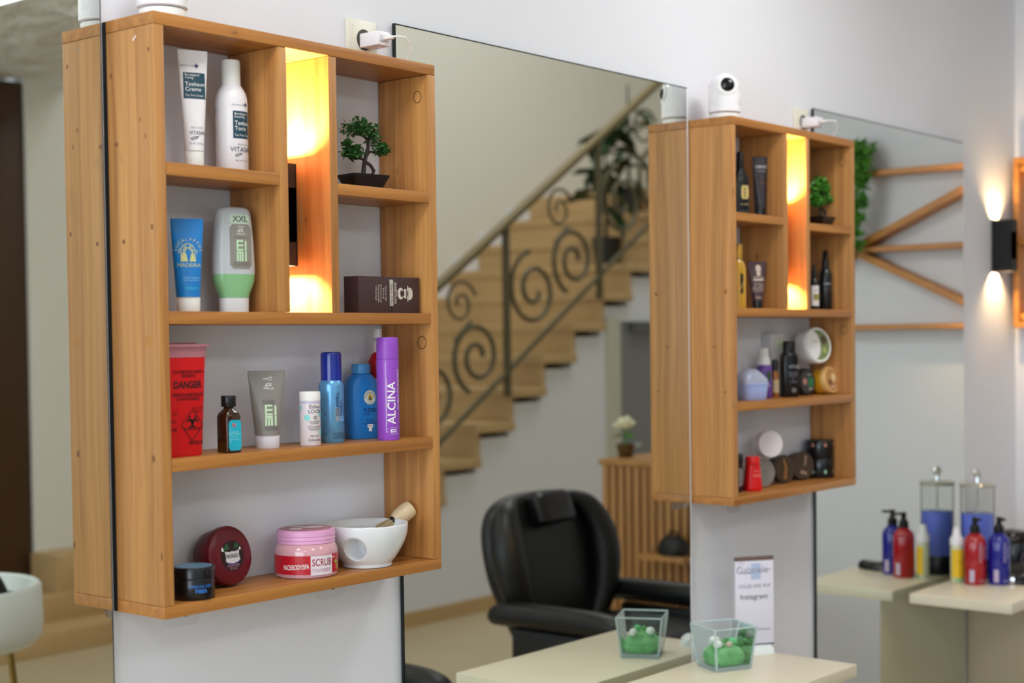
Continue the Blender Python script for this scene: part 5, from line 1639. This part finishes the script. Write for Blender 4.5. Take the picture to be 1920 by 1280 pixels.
# slatted counter beside the end wall
cy0, cy1 = ry(1.93), ry(1.41)
o = thing('slat_counter', 'wooden slatted counter with vertical battens, behind the barber chair in the mirror', 'counter', (4.2, (cy0 + cy1) / 2, 0))
hw = (cy1 - cy0) / 2
MB().box((-0.22, -hw, 0.0), (0.26, hw, 1.04)).build('counter_body', mat('counter_dark_wood', (60, 38, 20), 0.7), o)
MB().box((-0.255, -hw - 0.01, 1.04), (0.27, hw + 0.01, 1.068), 0.003).build('counter_top', slat_wood, o)
ns = 12
for k in range(ns):
    y = -hw + (k + 0.5) * 2 * hw / ns
    MB().box((-0.25, y - 0.0145, 0.02), (-0.22, y + 0.0145, 1.038), 0.002).build('slat', slat_wood, o)
MB().box((-0.36, hw - 0.24, 0.640), (-0.25, hw + 0.0, 0.668), 0.003).build('ledge', slat_wood, o)
o = thing('black_pouch', 'small rounded black pouch on the ledge of the slatted counter', 'bag', (3.885, ry(1.49), 0.6685))
MB().loft([(0, 0.045, 0.060, 3), (0.02, 0.052, 0.070, 3), (0.06, 0.045, 0.062, 2.6), (0.085, 0.025, 0.035, 2.2)], 28).build('pouch', leather, o)
MB().tube([(0, -0.03, 0.075), (0, -0.015, 0.105), (0, 0.015, 0.105), (0, 0.03, 0.075)], 0.005, 6).build('handle', leather, o)
# flowers on the counter
o = thing('flower_pot', 'white rose in a small brown pot on the slatted counter', 'plant', (4.10, ry(1.90), 1.068))
MB().lathe([(0.032, 0), (0.034, 0.002), (0.044, 0.060), (0.040, 0.060), (0.038, 0.052)], 28).build('pot', mat('brown_ceramic', (92, 66, 34), 0.35), o)
MB().tube([(0, 0, 0.05), (0.004, 0, 0.11), (0.0, 0, 0.15)], 0.004, 6).build('stem', leaf2_m, o)
for k in range(16):
    a, q = k * 2.4, 0.006 + 0.0023 * k
    M = Matrix.Translation((q * math.cos(a), q * math.sin(a), 0.165 - 0.0016 * k)) @ Matrix.Rotation(a, 4, 'Z') @ Matrix.Rotation(rad(25 + 3.0 * k), 4, 'Y')
    MB().loft([(-0.016, 0.008, 0.010, 2), (0, 0.006, 0.020, 2), (0.018, 0.003, 0.018, 2), (0.026, 0.001, 0.006, 2)], 12, M).build('petal', mat('rose_petal_cream', (238, 234, 206), 0.5), o)
for a in (0.5, 2.6, 4.4):
    mbl = MB()
    M = Matrix.Translation((0, 0, 0.11)) @ Matrix.Rotation(a, 4, 'Z') @ Matrix.Rotation(rad(-20), 4, 'X')
    mbl.add([M @ Vector(p) for p in ((0, 0, 0), (0.022, 0.03, 0.006), (0, 0.075, 0), (-0.022, 0.03, 0.006), (0, 0.035, -0.004))], [(0, 1, 4), (1, 2, 4), (2, 3, 4), (3, 0, 4)]).build('leaf', leaf2_m, o)

# plants on the stairs
for i, (x, yv, n, sz, lab) in enumerate([(6.85, 4.05, 26, 0.25, 'dark green leafy plant standing on the stairs behind the railing'), (7.40, 4.25, 14, 0.20, 'dark leafy plant one step higher, just left of the shelf reflection')]):
    k = int((x - 3.5) / 0.31)
    zt2 = 0.12 + 0.2 * k
    o = thing('stair_plant', lab, 'plant', (x, ry(yv), zt2))
    MB().lathe([(0.075, 0), (0.08, 0.003), (0.10, 0.20), (0.092, 0.20), (0.09, 0.18)], 28).build('pot', mat('dark_planter', (36, 34, 30), 0.5), o)
    MB().tube([(0, 0, 0.17), (0.01, 0, 0.45), (0, 0, 0.95)], [0.014, 0.012, 0.006], 7).build('stem', bark, o)
    rnd = random.Random(40 + i)
    for j in range(n):
        a = j * 2.39 + rnd.uniform(-0.3, 0.3)
        z = (0.45 if i == 0 else 0.28) + 0.55 * j / n
        s = sz * rnd.uniform(0.8, 1.15)
        M = Matrix.Translation((0, 0, z)) @ Matrix.Rotation(a, 4, 'Z') @ Matrix.Rotation(rad(rnd.uniform(-60, 30)), 4, 'X')
        vs = [M @ Vector(p) for p in ((0, 0.02, 0), (s * 0.30, s * 0.42, s * 0.06), (s * 0.22, s * 0.80, 0.02), (0, s * 1.15, -s * 0.12), (-s * 0.22, s * 0.80, 0.02), (-s * 0.30, s * 0.42, s * 0.06), (0, s * 0.5, -0.01))]
        MB().add(vs, [(0, 1, 6), (1, 2, 6), (2, 3, 6), (3, 4, 6), (4, 5, 6), (5, 0, 6)]).build('leaf', leaf3_m, o)

# white drum table and black lamp arm, left mirror
o = thing('drum_table', 'white round raised-rim table on thin gold legs, seen in the left mirror', 'side table', (0.955, ry(2.3), 0))
MB().lathe([(0.20, 0.655), (0.27, 0.660), (0.292, 0.68), (0.300, 0.72), (0.296, 0.845), (0.288, 0.855), (0.276, 0.848), (0.270, 0.800), (0.0, 0.795)], 56).build('table_drum', mat('drum_white', (222, 226, 222), 0.3), o)
for k in range(4):
    a = rad(45 + 90 * k) + 0.25
    MB().tube([(0.22 * math.cos(a), 0.22 * math.sin(a), 0.660), (0.29 * math.cos(a), 0.29 * math.sin(a), 0.0)], 0.011, 8).build('leg', gold_mt, o)
o = thing('lamp_arm', 'black slanting lamp arm on a round foot standing on the white drum table', 'lamp', (1.14, ry(2.28), 0.7965))
MB().lathe([(0.058, 0), (0.060, 0.004), (0.050, 0.012), (0.020, 0.018), (0, 0.018)], 32).build('lamp_foot', black_mt, o)
MB().tube([(0, 0, 0.014), (-0.01, 0, 0.04), (-0.10, -0.01, 0.19), (-0.24, -0.02, 0.44)], [0.024, 0.022, 0.022, 0.020], 14).build('arm', black_mt, o)
MB().lathe([(0.05, 0), (0.055, 0.01), (0.10, 0.09), (0.098, 0.09), (0.05, 0.012)], 28, Matrix.Translation((-0.24, -0.02, 0.44)) @ Matrix.Rotation(rad(200), 4, 'Y')).build('lamp_shade', black_mt, o)
